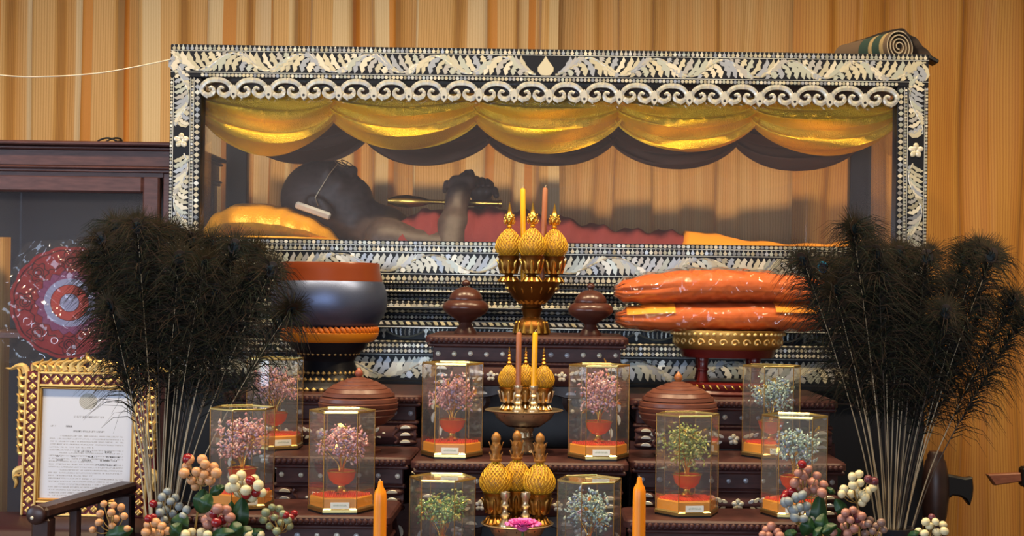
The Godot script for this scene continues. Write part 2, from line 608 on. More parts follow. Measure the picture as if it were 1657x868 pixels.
# ---------------------------------------------------------------- the hall
func hall() -> void:
	var w := 0.15
	var parts := [
		["floor", Vector3(0, -w / 2, 2.6), Vector3(8.6, w, 8.3), "floor_stone", "brown stone floor of the hall", "floor"],
		["ceiling", Vector3(0, 3.6 + w / 2, 2.6), Vector3(8.6, w, 8.3), "ceiling_board", "pale wooden ceiling of the hall", "ceiling"],
		["wall_back", Vector3(0, 1.8, -1.3 - w / 2), Vector3(8.3, 3.6, w), "plaster", "plaster wall behind the striped curtains", "wall"],
				["wall_right", Vector3(4.1 + w / 2, 1.8, 2.6), Vector3(w, 3.6, 8.0), "plaster", "plaster side wall beyond the saffron robes", "wall"],
	]
	for a in parts:
		var b := MB.new()
		b.box(T(a[1]), a[2])
		structure(put(b, a[0], M[a[3]], self), a[4], a[5])
	# front wall, behind the visitor, with a long low window
	var f := Node3D.new()
	f.name = "wall_front"
	add_child(f)
	structure(f, "plaster wall with a long low window facing the altar", "wall")
	for a in [[Vector3(-3.4, 1.8, 6.68), Vector3(1.4, 3.6, w)], [Vector3(-1.0, 2.71, 6.68), Vector3(3.4, 1.78, w)], [Vector3(-1.0, 0.56, 6.68), Vector3(3.4, 1.12, w)], [Vector3(2.4, 1.8, 6.68), Vector3(3.4, 3.6, w)]]:
		var b := MB.new()
		b.box(T(a[0]), a[1])
		put(b, "wall_panel", M.plaster, f)
	# left wall with its long window
	var lw := Node3D.new()
	lw.name = "wall_left"
	add_child(lw)
	structure(lw, "plaster side wall with a long window beyond the display cabinet", "wall")
	for a in [[Vector3(-4.18, 0.5, 2.6), Vector3(w, 1.0, 8.0)], [Vector3(-4.18, 3.1, 2.6), Vector3(w, 1.0, 8.0)], [Vector3(-4.18, 1.8, 0.15), Vector3(w, 1.6, 3.1)], [Vector3(-4.18, 1.8, 5.75), Vector3(w, 1.6, 1.7)]]:
		var b := MB.new()
		b.box(T(a[0]), a[1])
		put(b, "wall_panel", M.plaster, lw)
	# round ceiling lamps in a row in front of the case
	for k in 4:
		var p := Vector3(-1.5 + k * 1.0, 3.6, 1.1)
		var l := thing("ceiling_lamp", "round flush ceiling lamp above the altar tables", "lamp", p, "ceiling lamps above the altar")
		var b := MB.new()
		b.lathe(T(), [Vector2(0.125, -0.05), Vector2(0.14, -0.045), Vector2(0.145, 0.0)], 32)
		put(b, "rim", M.lamp_metal, l)
		b = MB.new()
		b.lathe(T(), [Vector2(0, -0.045), Vector2(0.12, -0.045), Vector2(0.124, -0.04)], 32)
		put(b, "diffuser", M.lamp_glow, l)
		var s := SpotLight3D.new()
		s.name = "lamp_light"
		s.light_color = Color(1.0, 0.88, 0.70)
		s.light_energy = 5.6
		s.light_size = 0.12
		s.spot_range = 12.0
		s.spot_angle = 75.0
		s.spot_angle_attenuation = 0.6
		s.spot_attenuation = 2.0
		s.shadow_enabled = true
		l.add_child(s)
		s.position = Vector3(0, -0.07, 0)
		s.rotation = Vector3(-PI / 2, 0, 0)


func curtain_panel(xa: float, xb: float, z: float, sd: int, depth: Vector2, widths: Vector2, label: String, cloth := "curtain_cloth", repeat := 0.36) -> void:
	rng.seed = sd
	# the plan of the pleats: flat fronts, steep returns, flat backs
	var pts := []
	var x := xa
	var front := true
	var zc := z
	while x < xb:
		var wd := rng.randf_range(widths.x, widths.y) * (1.0 if front else 0.5)
		var d := rng.randf_range(depth.x, depth.y)
		var zz := z + (d if front else 0.0)
		pts.append(Vector2(x, zz + rng.randf_range(-0.008, 0.008)))
		pts.append(Vector2(x + wd, zz + rng.randf_range(-0.012, 0.012)))
		x += wd + rng.randf_range(0.004, 0.022)
		front = not front
	var sm := []
	for k in pts.size():
		for o in [-0.016, -0.007, 0.007, 0.016]:
			var p: Vector2 = pts[k]
			var q: Vector2 = pts[clampi(k + (1 if o > 0 else -1), 0, pts.size() - 1)]
			var l := (q - p).length()
			if l < 1e-4: continue
			sm.append(p.lerp(q, minf(absf(o) / l, 0.48)))
	var run := [0.0]
	for k in range(1, sm.size()): run.append(run[k - 1] + (sm[k] - sm[k - 1]).length())
	var ph := rng.randf() * 6.0
	var b := MB.new()
	var rows := 26
	var w := sm.size()
	var g := []
	for r in rows + 1:
		var y := 0.02 + (3.5 - 0.02) * r / rows
		for k in w:
			var soft: float = 0.010 * sin(y * 2.3 + sm[k].x * 9.0 + ph) + 0.007 * sin(y * 5.1 - sm[k].x * 17.0)
			g.append(Vector3(sm[k].x + soft * 0.6, y, sm[k].y + soft))
	for r in rows + 1:
		for k in w:
			var du: Vector3 = g[r * w + mini(k + 1, w - 1)] - g[r * w + maxi(k - 1, 0)]
			var dv: Vector3 = g[mini(r + 1, rows) * w + k] - g[maxi(r - 1, 0) * w + k]
			b.vert(g[r * w + k], du.cross(dv).normalized(), Vector2(run[k] / repeat, g[r * w + k].y / 0.2))
	for r in rows:
		for k in w - 1:
			var o := r * w + k
			b.quad(o, o + 1, o + w + 1, o + w)
	var o := put(b, "curtain", M[cloth], self)
	tag(o, label, "curtain", "")


func curtains() -> void:
	curtain_panel(-3.4, at(910, 40, -1.0).x, -1.06, 11, Vector2(0.045, 0.085), Vector2(0.06, 0.14), "pale gold striped curtain behind the wooden cabinet and the left of the case", "curtain_banded", 0.66)
	curtain_panel(at(880, 40, -1.0).x, at(1296, 40, -1.0).x, -1.10, 12, Vector2(0.02, 0.04), Vector2(0.10, 0.18), "tan striped curtain with shallow pleats behind the middle of the case")
	curtain_panel(at(1286, 40, -1.0).x, 3.4, -1.06, 15, Vector2(0.025, 0.05), Vector2(0.08, 0.17), "striped curtain tinted with painted warm lamplight, hanging beyond the rolled mat and the axe-shaped bracket", "curtain_lamp_tinted")


# ---------------------------------------------------------------- mother of pearl
const PEARL := [Color(0.48, 0.45, 0.33), Color(0.34, 0.34, 0.33), Color(0.41, 0.39, 0.29), Color(0.28, 0.31, 0.36), Color(0.36, 0.39, 0.34), Color(0.56, 0.53, 0.43)]
var leaf_left := 300
var leaf_rest: MB


func pearl() -> Color:
	var c: Color = PEARL[rng.randi() % PEARL.size()]
	var k := rng.randf_range(0.6, 1.12)
	return Color(c.r * k, c.g * k, c.b * k)


# one flame-shaped leaf of shell: from its foot to its tip, toothed along one edge, slightly tilted so that it glints
func shell_leaf(b: MB, x: Transform3D, foot: Vector2, tip: Vector2, bend: float, wide: float) -> void:
	var d := tip - foot
	var nrm := Vector2(-d.y, d.x)
	var mid := foot + d * 0.5 + nrm * bend
	var m := 6
	var l := []
	var r := []
	for k in m + 1:
		var t := float(k) / m
		var p := foot.lerp(mid, t).lerp(mid.lerp(tip, t), t)
		var dd := (foot.lerp(mid, t) - mid.lerp(tip, t)).normalized()
		var s := Vector2(-dd.y, dd.x)
		var w: float = wide * [0.45, 0.80, 0.95, 1.10, 1.10, 0.85, 0.12][k]
		l.append(p + s * w * [0.9, 1.15, 0.45, 1.2, 0.5, 1.1, 1.0][k])
		r.append(p - s * w * [0.9, 0.75, 0.95, 0.7, 0.95, 0.6, 1.0][k])
	var za := 0.0011 + rng.randf_range(-0.0006, 0.0006)
	var zb := 0.0011 + rng.randf_range(-0.0006, 0.0006)
	var cr := Vector3(l[3].x, l[3].y, za) - Vector3(r[3].x, r[3].y, zb)
	var nn := (x.basis * cr.cross(Vector3(d.x, d.y, 0.0))).normalized()
	if nn.dot(x.basis.z) < 0.0: nn = -nn
	var li := []
	var ri := []
	for k in m + 1:
		li.append(b.vert(x * Vector3(l[k].x, l[k].y, za), nn))
		ri.append(b.vert(x * Vector3(r[k].x, r[k].y, zb), nn))
	for k in m: b.quad(li[k], li[k + 1], ri[k + 1], ri[k])
	for e in [[l, za, 1.0], [r, zb, -1.0]]:
		for k in m:
			var p: Vector2 = e[0][k]
			var q: Vector2 = e[0][k + 1]
			var sd: Vector2 = Vector2(-(q - p).y, (q - p).x).normalized() * e[2]
			b.flat([x * Vector3(p.x, p.y, -0.001), x * Vector3(q.x, q.y, -0.001), x * Vector3(q.x, q.y, e[1]), x * Vector3(p.x, p.y, e[1])], (x.basis * Vector3(sd.x, sd.y, 0)).normalized())


# a band of scrolling leaves, length along x and height across y of the frame x
func vine_band(parent: Node3D, x: Transform3D, length: float, h: float, wave: float, phase := 0.0) -> void:
	var st := []
	var amp := h * 0.41
	var steps := int(length / 0.006)
	for k in steps + 1:
		var s := length * k / steps
		st.append(Vector2(s, amp * cos(TAU * s / wave + phase)))
	var b := MB.new()
	var cols := []
	for k in 40: cols.append(pearl())
	b.band(x, st, [h * 0.045], -0.001, 0.0014, 0.0004, cols)
	put(b, "vine_stem", M.shell_mixed, parent)
	var step := h * 0.25
	var s := step * 0.5
	while s < length:
		for side in [1.0, -1.0]:
			var yv := amp * cos(TAU * s / wave + phase)
			var room: float = h * 0.48 - side * yv
			if room < h * 0.13: continue
			var slope := -sin(TAU * s / wave + phase)
			var foot := Vector2(s, yv + side * h * 0.06)
			var lean: float = (0.62 + 0.2 * side * slope) * room
			var tip := Vector2(clampf(s + lean, 0.001, length - 0.001), yv + side * (room - 0.0005))
			var bend: float = -0.30 * side + rng.randf_range(-0.07, 0.07)
			var wide := h * 0.142 * rng.randf_range(0.85, 1.15)
			if leaf_left > 0 and room > h * 0.2:
				leaf_left -= 1
				b = MB.new()
				shell_leaf(b, x, foot, tip, bend, wide)
				put(b, "inlay_leaf", M["shell_%d" % (rng.randi() % 6)], parent)
			else:
				leaf_rest.col = pearl()
				shell_leaf(leaf_rest, x, foot, tip, bend, wide)
		s += step


# rows of small cut shell: diamonds (0), drops (1), slanted tiles (2), beads (3)
func shell_row(b: MB, x: Transform3D, length: float, y: float, size: Vector2, pitch: float, kind := 0) -> void:
	var m := int(length / pitch)
	var off := (length - m * pitch) * 0.5 + pitch * 0.5
	for k in m:
		b.col = pearl()
		var cx := off + k * pitch
		var w := size.x * 0.5
		var h := size.y * 0.5
		var ps := []
		if kind == 0: ps = [Vector2(-w, 0), Vector2(0, -h), Vector2(w, 0), Vector2(0, h)]
		elif kind == 1: ps = [Vector2(-w * 0.55, -h), Vector2(w * 0.55, -h), Vector2(w, -h * 0.2), Vector2(w * 0.4, h * 0.4), Vector2(0, h), Vector2(-w * 0.4, h * 0.4), Vector2(-w, -h * 0.2)]
		elif kind == 2: ps = [Vector2(-w, h), Vector2(-w + h * 0.7, -h), Vector2(w, -h), Vector2(w - h * 0.7, h)]
		else:
			for a in 6: ps.append(Vector2(w * cos(TAU * a / 6), h * sin(TAU * a / 6)))
		var tilt := Vector3(rng.randf_range(-0.1, 0.1), rng.randf_range(-0.1, 0.1), 1).normalized()
		var top := []
		for p in ps: top.append(x * Vector3(cx + p.x, y + p.y, 0.0011 - (tilt.x * p.x + tilt.y * p.y)))
		b.flat(top, (x.basis * tilt).normalized())
		for a in ps.size():
			var p: Vector2 = ps[a]
			var q: Vector2 = ps[(a + 1) % ps.size()]
			var sd := (p + q).normalized()
			b.flat([x * Vector3(cx + p.x, y + p.y, -0.0008), x * Vector3(cx + q.x, y + q.y, -0.0008), top[(a + 1) % ps.size()], top[a]], (x.basis * Vector3(sd.x, sd.y, 0)).normalized())


func shell_line(b: MB, x: Transform3D, length: float, y: float, h := 0.0014) -> void:
	b.col = Color(0.5, 0.52, 0.5)
	b.box(x * T(Vector3(length * 0.5, y, 0.0004)), Vector3(length, h, 0.0018))


func glass_case() -> void:
	rng.seed = 101
	leaf_rest = MB.new()
	var x0 := -1.007
	var x1 := 0.995
	var w := x1 - x0
	var top := 2.103
	var sill := 1.592
	var back := -0.66
	var ct := thing("display_case", "long black lacquer glass case inlaid with mother-of-pearl scrolling leaves", "display case", Vector3.ZERO)
	# ---- window frame in front
	var fh := 0.088
	var fw := 0.082
	var b := MB.new()
	b.box(T(Vector3((x0 + x1) / 2, top - fh / 2, -0.025)), Vector3(w, fh, 0.05), 0.002)
	var ft := put(b, "top_rail", M.lacquer, ct)
	var fr := T(Vector3(x0, top - fh / 2, 0.0))
	b = MB.new()
	shell_row(b, fr, w, 0.0355, Vector2(0.0098, 0.0125), 0.0118, 1)
	shell_row(b, fr, w, 0.0412, Vector2(0.0045, 0.004), 0.0118, 0)
	shell_line(b, fr, w, 0.0275)
	shell_line(b, fr, w, -0.0295)
	shell_row(b, fr * T(Vector3(0.08, 0, 0)), w - 0.16, -0.0365, Vector2(0.0088, 0.0098), 0.0099, 3)
	stuff(put(b, "shell_beading", M.shell_mixed, ft))
	# the leaf scroll of the top rail runs outward from a pointed emblem in the middle
	var mid := at(883, 105, 0).x
	vine_band(ft, T(Vector3(mid + 0.026, top - 0.0445, 0)), x1 - mid - 0.034, 0.055, 0.178, PI)
	vine_band(ft, T(Vector3(mid - 0.026, top - 0.0445, 0)) * Transform3D(Basis(Vector3(-1, 0, 0), Vector3(0, 1, 0), Vector3(0, 0, 1)), Vector3.ZERO), mid - x0 - 0.034, 0.055, 0.178, PI)
	b = MB.new()
	var em := PackedVector2Array()
	for p in [[0, -0.026], [0.012, -0.025], [0.021, -0.014], [0.021, -0.004], [0.014, 0.006], [0.007, 0.015], [0, 0.027]]: em.append(Vector2(p[0], p[1]))
	for p in [[-0.007, 0.015], [-0.014, 0.006], [-0.021, -0.004], [-0.021, -0.014], [-0.012, -0.025]]: em.append(Vector2(p[0], p[1]))
	b.prism(T(Vector3(mid, top - 0.045, 0)), em, -0.001, 0.0028, 0.0012)
	put(b, "emblem", M.shell_0, ft)
	# side stiles
	for sx in [0, 1]:
		var cx: float = x0 + fw / 2 if sx == 0 else x1 - fw / 2
		var hh := top - fh - sill
		b = MB.new()
		b.box(T(Vector3(cx, sill + hh / 2, -0.025)), Vector3(fw, hh, 0.05), 0.002)
		var fs := put(b, "side_stile", M.lacquer, ct)
		# local frame: length runs down the stile
		var up := Transform3D(Basis(Vector3(0, -1, 0), Vector3(1, 0, 0) * (1.0 if sx == 1 else -1.0), Vector3(0, 0, 1)), Vector3(cx, top - fh, 0))
		b = MB.new()
		shell_row(b, up, hh, 0.0365, Vector2(0.0075, 0.0068), 0.0088, 3)
		shell_line(b, up, hh, 0.0318)
		shell_line(b, up, hh, -0.0132)
		shell_row(b, up, hh, -0.0180, Vector2(0.0066, 0.0060), 0.0080, 3)
		shell_line(b, up, hh, -0.0222)
		shell_row(b, up, hh, -0.0315, Vector2(0.0135, 0.0150), 0.0150, 0)
		stuff(put(b, "shell_beading", M.shell_mixed, fs))
		var top_run := hh * 0.375
		vine_band(fs, up * T(Vector3(-0.035, 0.0093, 0)), top_run + 0.0, 0.043, 0.19, 0.3 + sx)
		vine_band(fs, up * T(Vector3(top_run + 0.042, 0.0093, 0)), hh - top_run - 0.043, 0.043, 0.19, 2.0)
		# flower of five shell petals
		for k in 5:
			b = MB.new()
			var a := TAU * k / 5 + 0.3
			b.ell(T(Vector3(cx + (0.0093 if sx == 1 else -0.0093) + 0.0105 * cos(a), top - fh - top_run - 0.008 + 0.0105 * sin(a), 0.001), Vector3(0, 0, a)), Vector3(0.0105, 0.0078, 0.003), 10, 6)
			put(b, "flower_petal", M["shell_%d" % (0 if k % 2 else 5)], fs)
	# ---- fretwork of scrolled arches under the top rail
	var fret := Node3D.new()
	fret.name = "fretwork"
	ct.add_child(fret)
	var fx0 := x0 + fw - 0.006
	var fx1 := x1 - fw + 0.006
	var units := 20
	var pitch := (fx1 - fx0) / units
	var q := pitch / 57.0
	b = MB.new()
	var half := spline([Vector2(0, -5), Vector2(-11, -6.5), Vector2(-20, -12), Vector2(-24.5, -20), Vector2(-21.5, -27), Vector2(-14, -30.5), Vector2(-6.5, -28), Vector2(-4, -22), Vector2(-7.5, -17.5), Vector2(-12, -19.5)], 3)
	for mir in [1.0, -1.0]:
		var path := []
		var hw := []
		for k in half.size():
			path.append(Vector2(half[k].x * mir, half[k].y) * q)
			var t := float(k) / half.size()
			hw.append((4.1 - 2.0 * t + (0.8 if t > 0.45 and t < 0.75 else 0.0)) * q)
		var cl := []
		for k in 30: cl.append(pearl().lerp(Color(0.40, 0.41, 0.38), 0.35))
		b.band(T(), path, hw, -0.014, 0.0, 0.0010, cl)
		b.band(T(), [Vector2(-16 * mir, -29) * q, Vector2(-17 * mir, -33) * q, Vector2(-14 * mir, -36) * q], [3.0 * q, 2.2 * q, 0.2 * q], -0.013, -0.001, 0.001, cl)
	var arch := b.mesh()
	b = MB.new()
	b.col = Color(0.42, 0.42, 0.38)
	var drop := PackedVector2Array([Vector2(0, -37.5) * q, Vector2(5, -32) * q, Vector2(6, -26) * q, Vector2(3.5, -17) * q, Vector2(0, -13) * q, Vector2(-3.5, -17) * q, Vector2(-6, -26) * q, Vector2(-5, -32) * q])
	b.prism(T(), drop, -0.014, 0.001, 0.0012)
	b.col = Color(0.012, 0.012, 0.016)
	b.lathe(T(Vector3(0, -29 * q, 0.0012), Vector3(PI / 2, 0, 0)), [Vector2(2.3 * q, -0.003), Vector2(2.3 * q, 0.0), Vector2(0.0, 0.0001)], 10)
	var pend := b.mesh()
	for k in units:
		show_mesh(arch, "scroll_arch", M.shell_mixed, fret, T(Vector3(fx0 + (k + 0.5) * pitch, top - fh + 0.004, 0.004)))
		if k < units - 1: show_mesh(pend, "pendant", M.shell_mixed, fret, T(Vector3(fx0 + (k + 1.0) * pitch, top - fh + 0.004, 0.005)))
	# ---- body of the case: roof, floor, back frame, panes
	b = MB.new()
	b.box(T(Vector3((x0 + x1) / 2, top - 0.03, back / 2 - 0.025)), Vector3(w - 0.004, 0.05, -back - 0.05), 0.002)
	put(b, "roof", M.lacquer_matt, ct)
	b = MB.new()
	b.box(T(Vector3((x0 + x1) / 2, sill - 0.04, back / 2 - 0.025)), Vector3(w - 0.004, 0.05, -back - 0.05), 0.002)
	put(b, "deck", M.lacquer_matt, ct)
	for cx in [x0 + 0.035, x1 - 0.035]:
		b = MB.new()
		b.box(T(Vector3(cx, (top + sill) / 2 - 0.03, back + 0.02)), Vector3(0.066, top - sill - 0.06, 0.04), 0.003)
		put(b, "rear_post", M.case_post, ct)
	b = MB.new()
	b.box(T(Vector3((x0 + x1) / 2, (top - fh + sill) / 2, -0.028)), Vector3(w - 2 * fw + 0.01, top - fh - sill + 0.01, 0.004))
	put(b, "front_pane", M.case_glass, ct)
	b = MB.new()
	b.box(T(Vector3((x0 + x1) / 2, (top + sill) / 2 - 0.03, back + 0.02)), Vector3(w - 0.14, top - sill - 0.05, 0.004))
	put(b, "rear_pane", M.case_glass, ct)
	for cx in [x0 + 0.01, x1 - 0.01]:
		b = MB.new()
		b.box(T(Vector3(cx, (top + sill) / 2 - 0.03, back / 2 - 0.005)), Vector3(0.004, top - sill - 0.055, -back - 0.092))
		put(b, "side_pane", M.case_glass, ct)
	# ---- stepped base below the window: (height, face) from the sill down
	var prof := [[1.592, 0.0], [1.5030, 0.0], [1.4785, 0.004], [1.470, -0.012], [1.457, -0.002], [1.444, -0.028], [1.4427, -0.028], [1.415, 0.004], [1.413, 0.004], [1.399, -0.026], [1.397, -0.026], [1.382, -0.018], [1.3807, -0.018], [1.366, 0.014], [1.363, 0.014], [1.362, -0.035], [1.330, -0.035], [1.329, 0.012], [1.3235, 0.030], [1.294, 0.030], [1.2926, 0.018], [1.2250, 0.018], [1.2230, 0.03], [1.212, 0.03], [1.211, 0.0], [0.0, 0.0]]
	b = MB.new()
	for k in prof.size() - 1:
		var a: Array = prof[k]
		var e: Array = prof[k + 1]
		var nn := Vector3(0, -(e[1] - a[1]) * -1.0, -(e[0] - a[0])).normalized()
		b.flat([Vector3(x0, a[0], a[1]), Vector3(x1, a[0], a[1]), Vector3(x1, e[0], e[1]), Vector3(x0, e[0], e[1])], nn)
		for xe in [x0, x1]:
			b.flat([Vector3(xe, a[0], a[1]), Vector3(xe, e[0], e[1]), Vector3(xe, e[0], back), Vector3(xe, a[0], back)], Vector3(-1 if xe == x0 else 1, 0, 0))
	b.flat([Vector3(x0, sill, back), Vector3(x1, sill, back), Vector3(x1, 0, back), Vector3(x0, 0, back)], Vector3(0, 0, -1))
	b.flat([Vector3(x0, 1.592, 0), Vector3(x1, 1.592, 0), Vector3(x1, 1.592, -0.06), Vector3(x0, 1.592, -0.06)], Vector3.UP)
	var base := put(b, "stepped_base", M.lacquer, ct)
	var face := func(k: int) -> Transform3D:
		var a: Array = prof[k]
		var e: Array = prof[k + 1]
		var yv := Vector3(0, a[0] - e[0], a[1] - e[1]).normalized()
		return Transform3D(Basis(Vector3.RIGHT, yv, Vector3.RIGHT.cross(yv)), Vector3(x0, (a[0] + e[0]) / 2, (a[1] + e[1]) / 2))
	b = MB.new()
	var r0: Transform3D = face.call(0)
	shell_row(b, r0, w, 0.0385, Vector2(0.0105, 0.0095), 0.0122, 3)
	shell_line(b, r0, w, 0.0318)
	shell_row(b, r0, w, 0.0235, Vector2(0.0105, 0.0130), 0.0122, 1)
	shell_row(b, r0, w, 0.0292, Vector2(0.0045, 0.004), 0.0122, 0)
	shell_line(b, r0, w, 0.0145)
	shell_line(b, r0, w, -0.0425)
	var r1: Transform3D = face.call(1)
	shell_row(b, r1, w, 0.0035, Vector2(0.0125, 0.0135), 0.0142, 1)
	shell_row(b, r1, w, 0.0085, Vector2(0.005, 0.005), 0.0142, 0)
	shell_row(b, r1, w, -0.0085, Vector2(0.0065, 0.005), 0.0078, 3)
	shell_row(b, face.call(2), w, 0.0, Vector2(0.0088, 0.0105), 0.0108, 1)
	shell_row(b, face.call(3), w, 0.0, Vector2(0.0094, 0.0105), 0.0108, 1)
	shell_line(b, face.call(3), w, 0.0065)
	shell_line(b, face.call(3), w, -0.0065)
	shell_row(b, face.call(4), w, -0.002, Vector2(0.0088, 0.0125), 0.0108, 1)
	var r6: Transform3D = face.call(6)
	shell_row(b, r6, w, 0.0135, Vector2(0.0108, 0.0115), 0.0108, 0)
	shell_row(b, r6, w, 0.002, Vector2(0.0075, 0.0075), 0.0152, 0)
	shell_row(b, r6, w, -0.0095, Vector2(0.0148, 0.0125), 0.0152, 1)
	shell_line(b, r6, w, -0.0185, 0.002)
	shell_row(b, face.call(8), w, 0.0, Vector2(0.0148, 0.0175), 0.0152, 0)
	shell_row(b, face.call(10), w, 0.0, Vector2(0.0105, 0.0115), 0.0108, 0)
	var r12: Transform3D = face.call(12)
	shell_row(b, r12, w, 0.001, Vector2(0.0172, 0.0195), 0.0182, 2)
	shell_line(b, r12, w, 0.0145)
	shell_line(b, face.call(13), w, 0.0, 0.002)
	shell_row(b, face.call(17), w, 0.0, Vector2(0.0155, 0.0120), 0.0165, 0)
	var r18: Transform3D = face.call(18)
	shell_row(b, r18, w, 0.0075, Vector2(0.0105, 0.0115), 0.0108, 0)
	shell_row(b, r18, w, -0.0065, Vector2(0.0105, 0.0115), 0.0108, 0)
	shell_line(b, face.call(19), w, 0.0, 0.0014)
	stuff(put(b, "shell_beading", M.shell_mixed, base))
	vine_band(base, r0 * T(Vector3(0, -0.0145, 0)), w, 0.053, 0.24, 0.6)
	var r20: Transform3D = face.call(20)
	vine_band(base, r20, w, 0.060, 0.26, 1.5)
	stuff(put(leaf_rest, "inlay_leaves", M.shell_mixed, base))
	# garlands carved in the recess
	var gl := 0.112
	for k in int(w / gl):
		b = MB.new()
		var gx := x0 + 0.01 + k * gl
		var path := []
		for j in 11:
			var t := j / 10.0
			path.append(Vector2(gx + t * gl, 1.357 - 0.020 * 4.0 * t * (1.0 - t)))
		for j in 10: b.col = Color(0.30, 0.29, 0.22)
		b.band(T(), path, [0.0022], -0.036, -0.028, 0.001)
		for j in range(1, 10):
			b.col = pearl() * 0.7
			shell_leaf(b, T(Vector3(0, 0, -0.034)), path[j] + Vector2(0, 0.003), Vector2(path[j].x + (j - 5) * 0.0012, 1.3605), 0.1, 0.0024)
		b.col = Color(0.34, 0.33, 0.27)
		b.prism(T(Vector3(gx, 1.344, 0)), PackedVector2Array([Vector2(0, -0.012), Vector2(0.005, -0.005), Vector2(0.0022, 0.002), Vector2(0.008, 0.012), Vector2(0, 0.017), Vector2(-0.008, 0.012), Vector2(-0.0022, 0.002), Vector2(-0.005, -0.005)]), -0.036, -0.027, 0.001)
		put(b, "garland", M.shell_mixed, base)


# ---------------------------------------------------------------- swags
func swag(b: MB, xa: float, xb: float, yt: float, z: float, sag: float, sd: float, hold := 0.05) -> void:
	b.surf(func(u: float, v: float) -> Vector3:
		var s := clampf(4.0 * u * (1.0 - u), 0.0, 1.0)
		var e := pow(s, 0.62)
		var ends := 0.004 + hold * v
		var mid := 0.012 + sag * v
		var fold := sin(TAU * (2.6 * pow(v, 0.85) + 0.16 * sin(u * 5.0 + sd)) + sd)
		var fine := sin(TAU * (5.4 * v + 0.3 * sin(u * 3.1 + sd * 2.0)) + sd * 3.0)
		var y := yt - lerpf(ends, mid, e) + 0.004 * fine * s
		var dep := 0.010 + 0.016 * s
		var zz := z + dep * fold * (0.35 + 0.65 * v) + 0.004 * fine + 0.03 * s * sin(PI * v) - 0.02 * (1.0 - s) * v
		var x := lerpf(xa, xb, u) + 0.012 * (0.5 - u) * 2.0 * pow(1.0 - s, 2.0) * -v
		return Vector3(x, y, zz), 44, 40, Vector3(0, 0, 1))


func valances() -> void:
	var fr := thing("gold_valance", "shimmering gold cloth valance of five draped swags behind the case front pane", "valance", Vector3.ZERO)
	var edges := [326.0, 537.0, 772.0, 1001.0, 1222.0, 1449.0]
	for k in 5:
		var b := MB.new()
		var z := -0.075
		var sc := per_metre(z) / per_metre(0.0)
		var bottom: float = at((edges[k] + edges[k + 1]) / 2, [249, 243, 252, 249, 252][k], z).y
		swag(b, at(edges[k], 170, z).x - 0.006, at(edges[k + 1], 170, z).x + 0.006, 2.0, z, 2.0 - bottom - 0.012, 0.7 + k * 1.3)
		put(b, "swag", M.gold_cloth, fr)
	var rr := thing("brown_valance", "dull brown swags of lining hanging along the back of the case", "valance", Vector3.ZERO)
	for k in 5:
		var b := MB.new()
		swag(b, -0.95 + k * 0.38, -0.95 + (k + 1) * 0.38, 2.03, -0.585, 0.175, 2.1 + k * 0.9, 0.085)
		put(b, "swag", M.swag_lining, rr)


# ---------------------------------------------------------------- who lies in the case
func cap(p: Vector3, a: Vector3, b: Vector3, ra: float, rb: float) -> float:
	var ab := b - a
	var t := clampf((p - a).dot(ab) / ab.length_squared(), 0.0, 1.0)
	return (p - a - ab * t).length() - lerpf(ra, rb, t)


func blob(p: Vector3, c: Vector3, r: Vector3) -> float:
	var q := (p - c) / r
	return (q.length() - 1.0) * minf(r.x, minf(r.y, r.z))


func smin(a: float, b: float, k: float) -> float:
	var h := maxf(k - absf(a - b), 0.0) / k
	return minf(a, b) - h * h * k * 0.25


